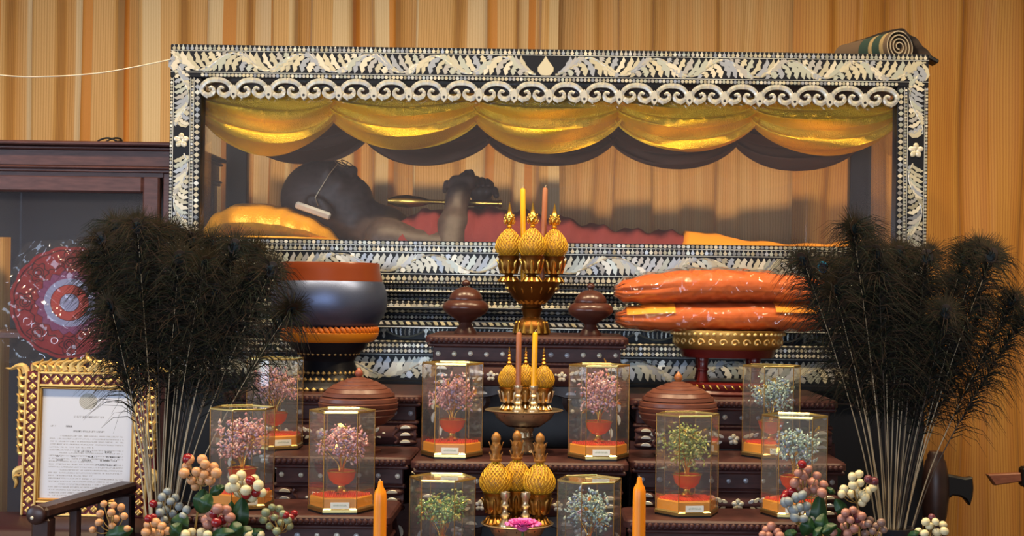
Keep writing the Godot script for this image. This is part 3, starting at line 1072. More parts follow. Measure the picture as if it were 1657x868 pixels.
# surface nets of a distance field inside a box
func nets(b: MB, f: Callable, lo: Vector3, hi: Vector3, cell: float) -> void:
	var n := Vector3i(((hi - lo) / cell).ceil()) + Vector3i.ONE
	var d := PackedFloat32Array()
	d.resize(n.x * n.y * n.z)
	# coarse pass: skip blocks far from the surface
	var bs := 4
	for bz in range(0, n.z, bs):
		for by in range(0, n.y, bs):
			for bx in range(0, n.x, bs):
				var c := lo + (Vector3(bx, by, bz) + Vector3.ONE * (bs - 1) * 0.5) * cell
				var dc: float = f.call(c)
				var far := absf(dc) > cell * bs * 1.6
				for z in range(bz, mini(bz + bs, n.z)):
					for y in range(by, mini(by + bs, n.y)):
						for x in range(bx, mini(bx + bs, n.x)):
							d[(z * n.y + y) * n.x + x] = dc if far else f.call(lo + Vector3(x, y, z) * cell)
	var at_cell := {}
	var corner := [Vector3i(0, 0, 0), Vector3i(1, 0, 0), Vector3i(0, 1, 0), Vector3i(1, 1, 0), Vector3i(0, 0, 1), Vector3i(1, 0, 1), Vector3i(0, 1, 1), Vector3i(1, 1, 1)]
	var edge := [[0, 1], [2, 3], [4, 5], [6, 7], [0, 2], [1, 3], [4, 6], [5, 7], [0, 4], [1, 5], [2, 6], [3, 7]]
	var e := cell * 0.7
	for z in n.z - 1:
		for y in n.y - 1:
			for x in n.x - 1:
				var o := (z * n.y + y) * n.x + x
				var ds := [d[o], d[o + 1], d[o + n.x], d[o + n.x + 1], d[o + n.x * n.y], d[o + n.x * n.y + 1], d[o + n.x * n.y + n.x], d[o + n.x * n.y + n.x + 1]]
				var neg := 0
				for q in ds:
					if q < 0.0: neg += 1
				if neg == 0 or neg == 8: continue
				var s := Vector3.ZERO
				var m := 0
				for k in edge:
					var a: float = ds[k[0]]
					var c: float = ds[k[1]]
					if (a < 0.0) != (c < 0.0):
						s += Vector3(corner[k[0]]).lerp(Vector3(corner[k[1]]), a / (a - c))
						m += 1
				var p := lo + (Vector3(x, y, z) + s / m) * cell
				var g := Vector3(f.call(p + Vector3(e, 0, 0)) - f.call(p - Vector3(e, 0, 0)), f.call(p + Vector3(0, e, 0)) - f.call(p - Vector3(0, e, 0)), f.call(p + Vector3(0, 0, e)) - f.call(p - Vector3(0, 0, e))).normalized()
				at_cell[o] = b.vert(p, g)
	var dx := 1
	var dy := n.x
	var dz := n.x * n.y
	for o in at_cell:
		for k in [[dx, dy, dz], [dy, dz, dx], [dz, dx, dy]]:
			# the edge along k[0] that starts at this cell's low corner
			if (d[o] < 0.0) != (d[o + k[0]] < 0.0):
				var q1: int = o - k[1]
				var q2: int = o - k[2]
				var q3: int = o - k[1] - k[2]
				if at_cell.has(q1) and at_cell.has(q2) and at_cell.has(q3):
					b.quad(at_cell[o], at_cell[q1], at_cell[q3], at_cell[q2])


func person() -> void:
	var z := -0.30
	var t := thing("person", "person lying on their back in maroon robes, glasses on, hands raised to a golden rod", "person", Vector3.ZERO)
	# head: its own axes, crown towards -x of the case, face up and towards the feet
	var hc := at(527, 322, z)
	var fwd := Vector3(0.50, 0.85, 0.16).normalized()
	var crown := Vector3(-0.86, 0.51, 0.0)
	crown = (crown - fwd * crown.dot(fwd)).normalized()
	var side := fwd.cross(crown)
	var hx := Transform3D(Basis(side, crown, fwd), hc)
	var inv := hx.affine_inverse()
	var neck_end := at(622, 384, z)
	var shoulder := at(628, 392, z + 0.13)
	var elbow := at(728, 402, z + 0.17)
	var wrist := at(741, 318, z + 0.10)
	var shoulder_b := at(640, 380, z - 0.13)
	var s := 1.06
	var head := func(p: Vector3) -> float:
		var q := inv * p / s
		var d := blob(q, Vector3(0, 0.030, -0.012), Vector3(0.074, 0.088, 0.098))
		d = smin(d, blob(q, Vector3(0, -0.030, 0.030), Vector3(0.060, 0.075, 0.062)), 0.045)
		d = smin(d, blob(q, Vector3(0, -0.078, 0.052), Vector3(0.032, 0.022, 0.028)), 0.04)
		d = smin(d, blob(q, Vector3(0, 0.022, 0.080), Vector3(0.052, 0.011, 0.014)), 0.025)
		d = smin(d, cap(q, Vector3(0, 0.012, 0.086), Vector3(0, -0.026, 0.106), 0.008, 0.0125), 0.016)
		for sd in [-1.0, 1.0]:
			d = smin(d, blob(q, Vector3(0.012 * sd, -0.030, 0.094), Vector3(0.009, 0.007, 0.009)), 0.008)
			d = -smin(-d, blob(q, Vector3(0.031 * sd, 0.002, 0.094), Vector3(0.019, 0.012, 0.014)), 0.014)
			d = smin(d, blob(q, Vector3(0.031 * sd, 0.001, 0.078), Vector3(0.014, 0.010, 0.012)), 0.006)
			d = smin(d, blob(q, Vector3(0.045 * sd, -0.022, 0.062), Vector3(0.018, 0.016, 0.018)), 0.02)
			var er := blob(q, Vector3(0.079 * sd, -0.004, -0.010), Vector3(0.010, 0.034, 0.020))
			er = -smin(-er, blob(q, Vector3(0.090 * sd, 0.002, -0.004), Vector3(0.009, 0.020, 0.011)), 0.006)
			d = smin(d, er, 0.006)
		d = smin(d, blob(q, Vector3(0, -0.050, 0.086), Vector3(0.022, 0.0055, 0.010)), 0.008)
		d = smin(d, blob(q, Vector3(0, -0.060, 0.083), Vector3(0.020, 0.006, 0.010)), 0.008)
		d = -smin(-d, blob(q, Vector3(0, -0.0548, 0.096), Vector3(0.024, 0.0018, 0.012)), 0.004)
		d *= s
		d = smin(d, cap(p, hx * Vector3(0, -0.05, -0.025), neck_end, 0.058, 0.066), 0.05)
		d = smin(d, cap(p, neck_end, shoulder, 0.07, 0.062), 0.05)
		d = smin(d, cap(p, neck_end, shoulder_b, 0.07, 0.06), 0.05)
		d = smin(d, cap(p, shoulder, elbow, 0.054, 0.040), 0.03)
		return d
	var b := MB.new()
	nets(b, head, Vector3(at(440, 0, z).x, 1.52, z - 0.22), Vector3(at(760, 0, z).x, 1.86, z + 0.26), 0.0065)
	# forearm and the two hands closed round the rod
	var rod_a := at(626, 325, z + 0.03)
	var rod_b := at(812, 330, z + 0.03)
	var rd := (rod_b - rod_a).normalized()
	var palm := at(748, 305, z + 0.07)
	var palm_b := at(776, 312, z - 0.03)
	var elbow_b := at(800, 385, z - 0.16)
	var joints := []
	for k in 4:
		var base := palm + Vector3(0.010 - 0.017 * k + 0.016, 0.030 - 0.004 * absf(k - 1.0), -0.004)
		var mid := base + Vector3(-0.004 + 0.005 * k, 0.022 - 0.004 * k, -0.028)
		var tip := base + Vector3(0.006 + 0.004 * k, -0.006, -0.052)
		joints.append([base, mid, tip, 0.0092 - 0.0007 * k])
	for k in 4:
		var base := palm_b + Vector3(-0.014 + 0.016 * k, 0.024, 0.004)
		var mid := base + Vector3(-0.01, 0.018 - 0.003 * k, 0.026)
		var tip := base + Vector3(-0.006, -0.008, 0.046)
		joints.append([base, mid, tip, 0.009 - 0.0006 * k])
	var thumb := [palm + Vector3(-0.022, 0.004, 0.0), palm + Vector3(-0.044, 0.014, -0.018), palm + Vector3(-0.050, -0.004, -0.036)]
	var thumb_b := [palm_b + Vector3(0.024, 0.0, 0.01), palm_b + Vector3(0.044, 0.006, 0.024), palm_b + Vector3(0.050, -0.010, 0.036)]
	var hands := func(p: Vector3) -> float:
		var d := cap(p, elbow, wrist, 0.041, 0.030)
		d = smin(d, cap(p, elbow, elbow.lerp(wrist, 0.4), 0.038, 0.044), 0.02)
		d = smin(d, cap(p, wrist, palm, 0.029, 0.027), 0.02)
		d = smin(d, cap(p, palm + Vector3(-0.018, 0.016, 0), palm + Vector3(0.020, 0.018, 0), 0.021, 0.020), 0.015)
		d = smin(d, cap(p, elbow_b, palm_b, 0.036, 0.026), 0.02)
		d = smin(d, cap(p, palm_b + Vector3(-0.018, 0.010, 0), palm_b + Vector3(0.026, 0.010, 0), 0.020, 0.019), 0.015)
		for j in joints:
			d = smin(d, minf(cap(p, j[0], j[1], j[3] + 0.001, j[3]), cap(p, j[1], j[2], j[3], j[3] - 0.001)), 0.004)
		for j in [thumb, thumb_b]:
			d = smin(d, minf(cap(p, j[0], j[1], 0.012, 0.0105), cap(p, j[1], j[2], 0.0105, 0.009)), 0.005)
		return d
	nets(b, hands, Vector3(at(690, 0, z).x, 1.53, z - 0.21), Vector3(at(860, 0, z).x, 1.84, z + 0.24), 0.0042)
	put(b, "body", M.skin, t)
	# robes: a mound that falls towards the feet, with slanting folds and one open shoulder
	var xs := [600, 630, 660, 700, 760, 830, 900, 960, 1010, 1112]
	var ys := [366, 352, 345, 338, 335, 341, 352, 365, 372, 376]
	b = MB.new()
	b.surf(func(u: float, v: float) -> Vector3:
		var px := lerpf(618.0, 1114.0, u)
		var py := lerp_list(xs, ys, px)
		var topy := at(px, py, z).y
		var a := lerpf(-0.08, PI * 0.96, v)
		var wide := lerpf(0.205, 0.12, u)
		var flo := 1.578
		var h := topy - flo
		var fold := 0.006 * sin(px * 0.11 + v * 5.0) + 0.004 * sin(px * 0.23 - v * 9.0 + 1.0)
		fold *= sin(PI * clampf(v, 0.02, 0.98))
		var pt := at(px, 390, z)
		var open := 0.055 * maxf(0.0, 1.0 - u * 9.0) * (1.0 - v)
		return Vector3(pt.x + 0.5 * open + 0.035 * (1.0 - v) * (1.0 - u), flo + maxf(sin(a), -0.02) * (h + fold) - open * 0.3, z + cos(a) * (wide + fold * 2.0)), 70, 26, Vector3.UP)
	put(b, "robe", M.robe_maroon, t)
	# spectacles: two rims, a bridge, a temple arm
	b = MB.new()
	for sd in [-1.0, 1.0]:
		var ring := []
		for k in 17:
			var a := TAU * k / 16
			ring.append(hx * (Vector3(0.033 * sd + 0.026 * cos(a), 0.002 + 0.019 * sin(a), 0.108) * s))
		b.tube(ring, [0.0014], 5, false)
		b.tube([hx * (Vector3(0.059 * sd, 0.008, 0.108) * s), hx * (Vector3(0.078 * sd, 0.010, 0.075) * s), hx * (Vector3(0.086 * sd, 0.010, 0.005) * s), hx * (Vector3(0.084 * sd, -0.008, -0.012) * s)], [0.0016], 5)
	b.tube([hx * (Vector3(-0.009, 0.008, 0.108) * s), hx * (Vector3(0.009, 0.008, 0.108) * s)], [0.0014], 5)
	put(b, "glasses", M.old_silver, t)

	# golden rod on the chest: a slender bulb, a thin neck, a sleeve
	var rod := thing("golden_rod", "slim golden rod with a bulbous end resting on the chest", "rod", Vector3.ZERO)
	var rx := Transform3D(Basis(Vector3(-rd.y, rd.x, 0), rd, Vector3(0, 0, 1)), rod_a)
	var rl := (rod_b - rod_a).length()
	b = MB.new()
	b.lathe(rx, [Vector2(0.0, 0.0), Vector2(0.008, 0.004), Vector2(0.016, 0.03), Vector2(0.0185, 0.06), Vector2(0.014, 0.095), Vector2(0.007, 0.12), Vector2(0.006, 0.16)], 18)
	put(b, "bulb", M.gold, rod)
	b = MB.new()
	b.lathe(rx, [Vector2(0.006, 0.16), Vector2(0.0085, 0.165), Vector2(0.0085, rl - 0.01), Vector2(0.011, rl - 0.008), Vector2(0.011, rl), Vector2(0, rl)], 16)
	put(b, "sleeve", M.gold, rod)
	# white pad tucked between head and pillow
	b = MB.new()
	var pa := at(479, 330, z + 0.105)
	var pb := at(534, 352, z + 0.105)
	var pd := (pb - pa)
	b.box(T((pa + pb) / 2, Vector3(0.5, 0, atan2(pd.y, pd.x))), Vector3(pd.length(), 0.022, 0.012), 0.005)
	tag(put(b, "white_pad", M.white_plain, self), "small white pad wedged between the head and the gold pillow", "pad")
	# pillow
	var pl := thing("pillow", "glossy gold satin pillow under the head inside the case", "pillow", Vector3.ZERO)
	b = MB.new()
	var pxs := [322, 330, 350, 385, 420, 460, 500, 530, 550]
	var pys := [392, 365, 343, 329, 328, 334, 348, 366, 390]
	b.surf(func(u: float, v: float) -> Vector3:
		var px := lerpf(324.0, 549.0, u)
		var topy := at(px, lerp_list(pxs, pys, px), z + 0.06).y
		var flo := 1.576
		var a := TAU * v
		var e := pow(sin(PI * clampf(u, 0.0, 1.0)), 0.45)
		var pk := 1.0 + 0.025 * sin(u * 44.0 + 2.0 * sin(u * 9.0)) * maxf(0.0, cos(a - 0.5))
		var h := (topy - flo) * 0.5
		return Vector3(at(px, 370, z + 0.06).x, flo + h + sin(a) * h * pk, z + 0.02 + cos(a) * 0.19 * e * pk), 60, 24, Vector3.ZERO)
	put(b, "pillow_body", M.gold_pillow, pl)
	b = MB.new()
	var pip := []
	for k in 21:
		var px := lerpf(330.0, 547.0, k / 20.0)
		pip.append(Vector3(at(px, 385, z + 0.06).x, 1.60, z + 0.02 + 0.19 * pow(sin(PI * clampf((px - 324.0) / 225.0, 0.0, 1.0)), 0.45)))
	b.tube(pip, [0.0035], 6)
	put(b, "piping", M.gold_pillow, pl)
	# yellow cloth over the feet end
	b = MB.new()
	var cxs := [1100, 1108, 1125, 1150, 1180, 1230, 1290, 1330, 1365, 1400, 1440]
	var cys := [396, 374, 373, 377, 384, 391, 395, 394, 390, 388, 398]
	b.surf(func(u: float, v: float) -> Vector3:
		var px := lerpf(1100.0, 1425.0, u)
		var topy := at(px, lerp_list(cxs, cys, px), z + 0.05).y
		var a := lerpf(0.0, PI, v)
		var pt := at(px, 390, z + 0.05)
		return Vector3(pt.x, 1.574 + sin(a) * (topy - 1.574 + 0.003 * sin(u * 30.0 + v * 4.0)), z + 0.02 + cos(a) * 0.17), 40, 16, Vector3.UP)
	tag(put(b, "yellow_cloth", M.cloth_yellow, self), "folded plain yellow cloth spread over the feet end of the case", "cloth")


# ---------------------------------------------------------------- altar tables
var dot_mesh: Mesh
var leaf_mesh: Mesh
var cres_mesh: Mesh
var petal_mesh: Mesh


func shell_pieces() -> void:
	var b := MB.new()
	b.lathe(T(Vector3.ZERO, Vector3(PI / 2, 0, 0)), [Vector2(0.0056, -0.001), Vector2(0.0056, 0.0008), Vector2(0.0044, 0.0016), Vector2(0, 0.0018)], 12)
	dot_mesh = b.mesh()
	b = MB.new()
	var p := PackedVector2Array()
	for k in 12:
		var t := TAU * k / 12
		p.append(Vector2(0.0078 * cos(t), 0.0044 * sin(t) * (1.0 - 0.35 * cos(t))))
	b.prism(T(), p, -0.001, 0.0015, 0.0006)
	leaf_mesh = b.mesh()
	b = MB.new()
	p = PackedVector2Array()
	for k in 9:
		var t := PI * k / 8
		p.append(Vector2(0.014 * cos(t), 0.0085 * sin(t)))
	b.prism(T(), p, -0.001, 0.002, 0.0008)
	cres_mesh = b.mesh()
	b = MB.new()
	b.ell(T(Vector3(0.0062, 0, 0.0006)), Vector3(0.006, 0.0048, 0.0018), 10, 6)
	petal_mesh = b.mesh()


func inlay(am: Mesh, called: String, parent: Node3D, p: Vector3, turn := 0.0, size := 1.0) -> void:
	show_mesh(am, called, M["shell_%d" % [0, 1, 5, 3, 5][rng.randi() % 5]], parent, T(p, Vector3(0, 0, turn), Vector3.ONE * size))


func flower(parent: Node3D, p: Vector3, size := 1.0) -> void:
	for k in 5: inlay(petal_mesh, "shell_petal", parent, p, TAU * k / 5 + 0.3, size)


# a sprig: leaves in pairs along a gentle stem with a dot at its end
func sprig(parent: Node3D, p: Vector3, dir: float, m: int, size := 1.0) -> void:
	for k in m:
		var x := dir * (0.008 + 0.0105 * k) * size
		var y := 0.004 * sin(k * 0.9) * size
		inlay(leaf_mesh, "shell_leaf", parent, p + Vector3(x, y + 0.0062 * size, 0), (0.7 if dir > 0 else PI - 0.7), size * 0.85)
		inlay(leaf_mesh, "shell_leaf", parent, p + Vector3(x + dir * 0.004, y - 0.0062 * size, 0), (-0.7 if dir > 0 else PI + 0.7), size * 0.85)
	inlay(dot_mesh, "shell_dot", parent, p + Vector3(dir * (0.012 + 0.0105 * m) * size, 0.002, 0), 0.0, 0.8 * size)


func altar_table(xa: float, xb: float, y: float, zf: float, zb: float, label: String, sd: int) -> void:
	rng.seed = sd
	var t := thing("altar_table", label, "table", Vector3((xa + xb) / 2, 0, (zf + zb) / 2), "stepped altar tables")
	var w := xb - xa
	var d := zf - zb
	var wood: Material = M.rosewood
	var fz := d / 2
	var b := MB.new()
	# top board with rounded corners
	var o := PackedVector2Array()
	var cr := 0.022
	for c in [[1, 1, 0.0], [-1, 1, PI / 2], [-1, -1, PI], [1, -1, PI * 1.5]]:
		for k in 5:
			var a: float = c[2] + PI / 2 * k / 4
			o.append(Vector2(c[0] * (w / 2 - cr) + cr * cos(a), c[1] * (d / 2 - cr) + cr * sin(a)))
	b.prism(T(Vector3(0, y - 0.016, 0), Vector3(-PI / 2, 0, 0)), o, 0.0, 0.016, 0.004)
	put(b, "top_board", M.rosewood, t)
	# carved beading round the edge
	b = MB.new()
	b.col = Color.WHITE
	var m := int((w - 0.03) / 0.0115)
	for k in m + 1:
		b.ell(T(Vector3(-w / 2 + 0.015 + (w - 0.03) * k / m, y - 0.0105, fz + 0.0005)), Vector3(0.0054, 0.0062, 0.0045), 8, 6)
	stuff(put(b, "edge_beading", M.rosewood, t))
	b = MB.new()
	b.box(T(Vector3(0, y - 0.0215, fz - 0.007)), Vector3(w - 0.012, 0.009, 0.012), 0.003)
	b.box(T(Vector3(0, y - 0.0215, 0)), Vector3(w - 0.02, 0.009, d - 0.02))
	put(b, "moulding", wood, t)
	# frieze with shell dots
	b = MB.new()
	b.box(T(Vector3(0, y - 0.043, 0)), Vector3(w - 0.036, 0.034, d - 0.036), 0.002)
	var fr := put(b, "frieze", wood, t)
	var f0 := fz - 0.018
	m = int((w - 0.06) / 0.036)
	for k in m + 1:
		inlay(dot_mesh, "shell_dot", fr, Vector3(-w / 2 + 0.03 + (w - 0.06) * k / m, y - 0.042 + rng.randf_range(-0.001, 0.001), f0), 0.0, rng.randf_range(0.85, 1.1))
	# swelling apron with sprigs, flowers and crescents
	var ay := y - 0.060
	b = MB.new()
	b.box(T(Vector3(0, ay - 0.004, 0)), Vector3(w - 0.022, 0.010, d - 0.022), 0.004)
	var prof := []
	for k in 9:
		var a := PI * k / 8
		prof.append(Vector2(ay - 0.009 - 0.046 * k / 8.0, f0 + 0.002 + 0.013 * sin(a)))
	for k in 8:
		var p0: Vector2 = prof[k]
		var p1: Vector2 = prof[k + 1]
		var n0 := Vector3(0, -cos(PI * k / 8) * -0.5, 1).normalized()
		var n1 := Vector3(0, -cos(PI * (k + 1) / 8) * -0.5, 1).normalized()
		b.quad(b.vert(Vector3(-w / 2 + 0.016, p0.x, p0.y), n0), b.vert(Vector3(w / 2 - 0.016, p0.x, p0.y), n0), b.vert(Vector3(w / 2 - 0.016, p1.x, p1.y), n1), b.vert(Vector3(-w / 2 + 0.016, p1.x, p1.y), n1))
	b.box(T(Vector3(0, ay - 0.032, -0.008)), Vector3(w - 0.034, 0.046, d - 0.036 - 0.012), 0.002)
	var ap := put(b, "apron", wood, t)
	var az := f0 + 0.0135
	inlay(dot_mesh, "shell_dot", ap, Vector3(0, ay - 0.032, az), 0.0, 0.9)
	flower(ap, Vector3(0, ay - 0.032, az), 1.15)
	for s in [-1.0, 1.0]:
		var x := 0.02
		var turn := 0
		while x < w / 2 - 0.085:
			sprig(ap, Vector3(s * x, ay - 0.032, az - 0.0005), s, 3, 1.1)
			x += 0.062
			if x < w / 2 - 0.085 and turn % 2 == 0:
				flower(ap, Vector3(s * x, ay - 0.032, az - 0.0005), 1.0)
				x += 0.014
			turn += 1
		# stacked scrolls at the corner
		for k in 3:
			var bb := MB.new()
			bb.ell(T(Vector3(s * (w / 2 - 0.037), ay - 0.016 - 0.0165 * k, f0 + 0.004)), Vector3(0.024, 0.0095, 0.016), 14, 8)
			put(bb, "corner_scroll", wood, ap)
			inlay(cres_mesh, "shell_crescent", ap, Vector3(s * (w / 2 - 0.040), ay - 0.0165 - 0.0165 * k, f0 + 0.0188), 0.05 * s, 0.85)
		var wave := []
		for k in 9: wave.append(Vector2(s * (w / 2 - 0.062 + 0.005 * sin(k * 1.2)) , ay - 0.012 - 0.005 * k))
		bb_band(ap, wave, az, wood)
	# scalloped skirt with a row of shell crescents
	var sy := ay - 0.055
	b = MB.new()
	var sk := PackedVector2Array()
	var n := maxi(4, int(w / 0.07))
	for k in n * 6 + 1:
		var u := float(k) / (n * 6)
		sk.append(Vector2(-w / 2 + 0.03 + (w - 0.06) * u, sy - 0.022 - 0.007 * absf(sin(u * n * PI)) - 0.025 * pow(absf(u * 2.0 - 1.0), 6.0)))
	sk.append(Vector2(w / 2 - 0.03, sy))
	sk.append(Vector2(-w / 2 + 0.03, sy))
	b.prism(T(), sk, fz - 0.032, fz - 0.018, 0.002)
	var skirt := put(b, "skirt", M.dark_wood, t)
	for k in n: inlay(cres_mesh, "shell_crescent", skirt, Vector3(-w / 2 + 0.03 + (w - 0.06) * (k + 0.5) / n, sy - 0.020, fz - 0.018), 0.0, 0.9)
	# curved front legs and straight rear ones
	for s in [-1.0, 1.0]:
		b = MB.new()
		var path := spline([Vector2(s * (w / 2 - 0.035), sy + 0.01), Vector2(s * (w / 2 - 0.030), sy - 0.05), Vector2(s * (w / 2 - 0.055), sy - 0.12), Vector2(s * (w / 2 - 0.060), sy - 0.20), Vector2(s * (w / 2 - 0.040), sy - 0.30), Vector2(s * (w / 2 - 0.03), y - 0.62)], 4)
		var hw := []
		for k in path.size(): hw.append(lerpf(0.030, 0.017, minf(1.0, k / 9.0)))
		b.band(T(), path, hw, fz - 0.055, fz - 0.014, 0.006)
		b.box(T(Vector3(s * (w / 2 - 0.03), (y - 0.62) / 2, fz - 0.035)), Vector3(0.034, y - 0.62, 0.04), 0.004)
		var lg := put(b, "leg", wood, t)
		for k in 4: inlay(cres_mesh, "shell_crescent", lg, Vector3(s * (w / 2 - 0.030 + (0.006 if k < 2 else -0.012)), sy - 0.045 - 0.030 * k, fz - 0.0138), s * -1.35, 0.95)
		inlay(leaf_mesh, "shell_leaf", lg, Vector3(s * (w / 2 - 0.062), sy - 0.135, fz - 0.0138), 1.1, 1.3)
		inlay(leaf_mesh, "shell_leaf", lg, Vector3(s * (w / 2 - 0.048), sy - 0.15, fz - 0.0138), 2.1, 1.3)
		# a pierced scroll bracket with a flower beside the leg
		b = MB.new()
		var curl := spline([Vector2(s * (w / 2 - 0.070), sy - 0.004), Vector2(s * (w / 2 - 0.125), sy - 0.010), Vector2(s * (w / 2 - 0.142), sy - 0.038), Vector2(s * (w / 2 - 0.118), sy - 0.064), Vector2(s * (w / 2 - 0.078), sy - 0.056), Vector2(s * (w / 2 - 0.072), sy - 0.085)], 5)
		b.band(T(), curl, [0.010], fz - 0.036, fz - 0.022, 0.003)
		var pan := PackedVector2Array()
		for k in 16: pan.append(Vector2(s * (w / 2 - 0.100) + 0.032 * cos(TAU * k / 16), sy - 0.036 + 0.026 * sin(TAU * k / 16)))
		b.prism(T(), pan, fz - 0.036, fz - 0.026, 0.002)
		var br := put(b, "bracket", M.dark_wood, t)
		flower(br, Vector3(s * (w / 2 - 0.100), sy - 0.036, fz - 0.026), 1.25)
		inlay(leaf_mesh, "shell_leaf", br, Vector3(s * (w / 2 - 0.134), sy - 0.024, fz - 0.0215), 1.2, 1.1)
		inlay(dot_mesh, "shell_dot", br, Vector3(s * (w / 2 - 0.128), sy - 0.058, fz - 0.0215), 0.0, 0.8)
		b = MB.new()
		b.box(T(Vector3(s * (w / 2 - 0.04), (sy + 0.01) / 2, -fz + 0.04)), Vector3(0.035, sy + 0.01, 0.035), 0.003)
		put(b, "rear_leg", M.dark_wood, t)
	# dark board closing the back
	b = MB.new()
	b.box(T(Vector3(0, (sy + 0.01) / 2, -fz + 0.015)), Vector3(w - 0.04, sy + 0.01, 0.01))
	put(b, "back_board", M.dark_wood, t)


func bb_band(parent: Node3D, path: Array, z: float, m: Material) -> void:
	var b := MB.new()
	b.band(T(), path, [0.004], z - 0.008, z + 0.003, 0.002)
	put(b, "carved_wave", m, parent)


# ---------------------------------------------------------------- turned wares
func lathed(called: String, prof: Array, m: Material, parent: Node3D, segs := 40, x := Transform3D()) -> MeshInstance3D:
	var b := MB.new()
	b.lathe(x, prof, segs)
	return put(b, called, m, parent)


func P(a: Array, k := 1.0) -> Array:
	var o := []
	for q in a: o.append(Vector2(q[0], q[1]) * k)
	return o


# pointed lotus petals standing round a bowl, from radius/height (r0, y0) to (r1, y1)
func petals(parent: Node3D, m: int, a: Vector2, c: Vector2, mt: Material, wide := 1.0, bulge := 0.003, turn := 0.0) -> void:
	var b := MB.new()
	var hw := PI * (a.x + c.x) * 0.5 / m * 0.92 * wide
	var dir := c - a
	var out2 := Vector2(dir.y, -dir.x).normalized()
	b.surf(func(u: float, v: float) -> Vector3:
		var w := hw * (sqrt(maxf(0.0, 1.0 - pow(v, 3.0)))) * (u * 2.0 - 1.0)
		var p := a + dir * v + out2 * (bulge * (1.0 - pow(u * 2.0 - 1.0, 2.0)) + 0.0006)
		var an := w / maxf(p.x, 0.005)
		return Vector3(p.x * sin(an), p.y, p.x * cos(an)), 6, 6, Vector3(0, 0, 1))
	var am := b.mesh()
	for k in m: show_mesh(am, "petal", mt, parent, T(Vector3.ZERO, Vector3(0, TAU * k / m + turn, 0)))


func cone(called: String, label: String, where: Vector3, r: float, h: float, group: String, kind: int) -> Node3D:
	rng.seed = 500 + kind
	var t := thing(called, label, "flower cone", where, group)
	var b := MB.new()
	b.col = Color(0.40, 0.20, 0.015)
	var prof := []
	for k in 11:
		var v := k / 10.0
		prof.append(Vector2(maxf(r * 0.94 * pow(sin(PI * pow(0.06 + 0.94 * v, 0.78) * 0.999), 0.8), 0.0), h * v))
	b.lathe(T(), prof, 20)
	put(b, "core", M.flower_yellow, t)
	# overlapping pointed scales all over it
	b = MB.new()
	var rows := 15
	for j in rows:
		var v := 0.03 + 0.93 * j / rows
		var rad := r * pow(sin(PI * pow(0.06 + 0.94 * v, 0.78) * 0.999), 0.8)
		var m := maxi(5, int(TAU * rad / (r * 0.27)))
		for k in m:
			var an := TAU * (k + 0.5 * (j % 2)) / m + rng.randf_range(-0.06, 0.06)
			var out := Vector3(sin(an), 0, cos(an))
			var side := Vector3(cos(an), 0, -sin(an))
			var rad2 := r * pow(sin(PI * pow(0.06 + 0.94 * minf(v + 0.04, 0.98), 0.78) * 0.999), 0.8)
			var up := (Vector3.UP * h * 0.04 + out * (rad2 - rad)).normalized()
			var p := out * rad * 0.97 + Vector3(0, h * v, 0)
			var l := r * 0.27 * rng.randf_range(0.85, 1.15)
			var w := r * 0.10
			var k2 := rng.randf_range(0.7, 1.15)
			b.col = Color(0.85 * k2, 0.48 * k2, 0.025 * k2)
			var tip := p + up * l + out * r * 0.075
			var nn := up.cross(side).normalized()
			if nn.dot(out) < 0.0: nn = -nn
			var mid := p + up * l * 0.45 + out * r * 0.085
			b.flat([p - side * w, mid, tip], (nn - side * 0.6).normalized())
			b.flat([p + side * w, mid, tip], (nn + side * 0.6).normalized())
	stuff(put(b, "petal_scales", M.flower_yellow, t))
	return t


func finials(t: Node3D, h: float, kind: int) -> void:
	var b := MB.new()
	if kind == 0:
		b.lathe(T(Vector3(0, h - 0.002, 0)), P([[0.004, 0], [0.0075, 0.004], [0.0045, 0.008], [0.009, 0.013], [0.0125, 0.020], [0.0115, 0.028], [0.007, 0.034], [0.0045, 0.042], [0.0028, 0.052], [0.0, 0.064]]), 16)
		var f := put(b, "finial", M.gold, t)
		b = MB.new()
		for j in 3:
			for k in 7:
				var an := TAU * (k + 0.5 * j) / 7
				var p := Vector3(sin(an) * (0.0125 - j * 0.0015), h + 0.012 + j * 0.007, cos(an) * (0.0125 - j * 0.0015))
				b.ell(T(p, Vector3(0.35, an, 0)), Vector3(0.0035, 0.0065, 0.0018), 6, 5)
		stuff(put(b, "finial_leaves", M.gold, f))
	elif kind == 1:
		var pr := []
		for a in [[0.003, 0], [0.0065, 0.004], [0.003, 0.009], [0.0055, 0.0125], [0.0026, 0.0165], [0.0046, 0.020], [0.0022, 0.024], [0.0036, 0.027], [0.0016, 0.031], [0.0025, 0.034], [0.0, 0.040]]: pr.append(Vector2(a[0], a[1]))
		b.lathe(T(Vector3(0, h - 0.002, 0)), pr, 12)
		put(b, "finial", M.old_brass, t)
	else:
		b.lathe(T(Vector3(0, h - 0.003, 0)), P([[0.010, 0], [0.0125, 0.004], [0.009, 0.012], [0.0085, 0.020], [0.0115, 0.026], [0.0085, 0.036], [0.007, 0.040], [0.0098, 0.046], [0.0085, 0.053], [0.0035, 0.059], [0.0, 0.0605]]), 16)
		var f := put(b, "finial", M.bud_wood, t)
		for j in 2:
			var am := MB.new()
			var r := [0.011, 0.0105][j] as float
			var y := h + [0.001, 0.022][j] as float
			am.surf(func(u: float, v: float) -> Vector3:
				var w: float = 0.0058 * (1.0 - v) * (u * 2.0 - 1.0)
				return Vector3(w, y + 0.015 * v, r + 0.005 * v - 0.002 * absf(u * 2.0 - 1.0)), 4, 4, Vector3(0, 0, 1))
			var me := am.mesh()
			for k in 6: show_mesh(me, "sepal", M.bud_wood, f, T(Vector3.ZERO, Vector3(0, TAU * k / 6 + j * 0.5, 0)))


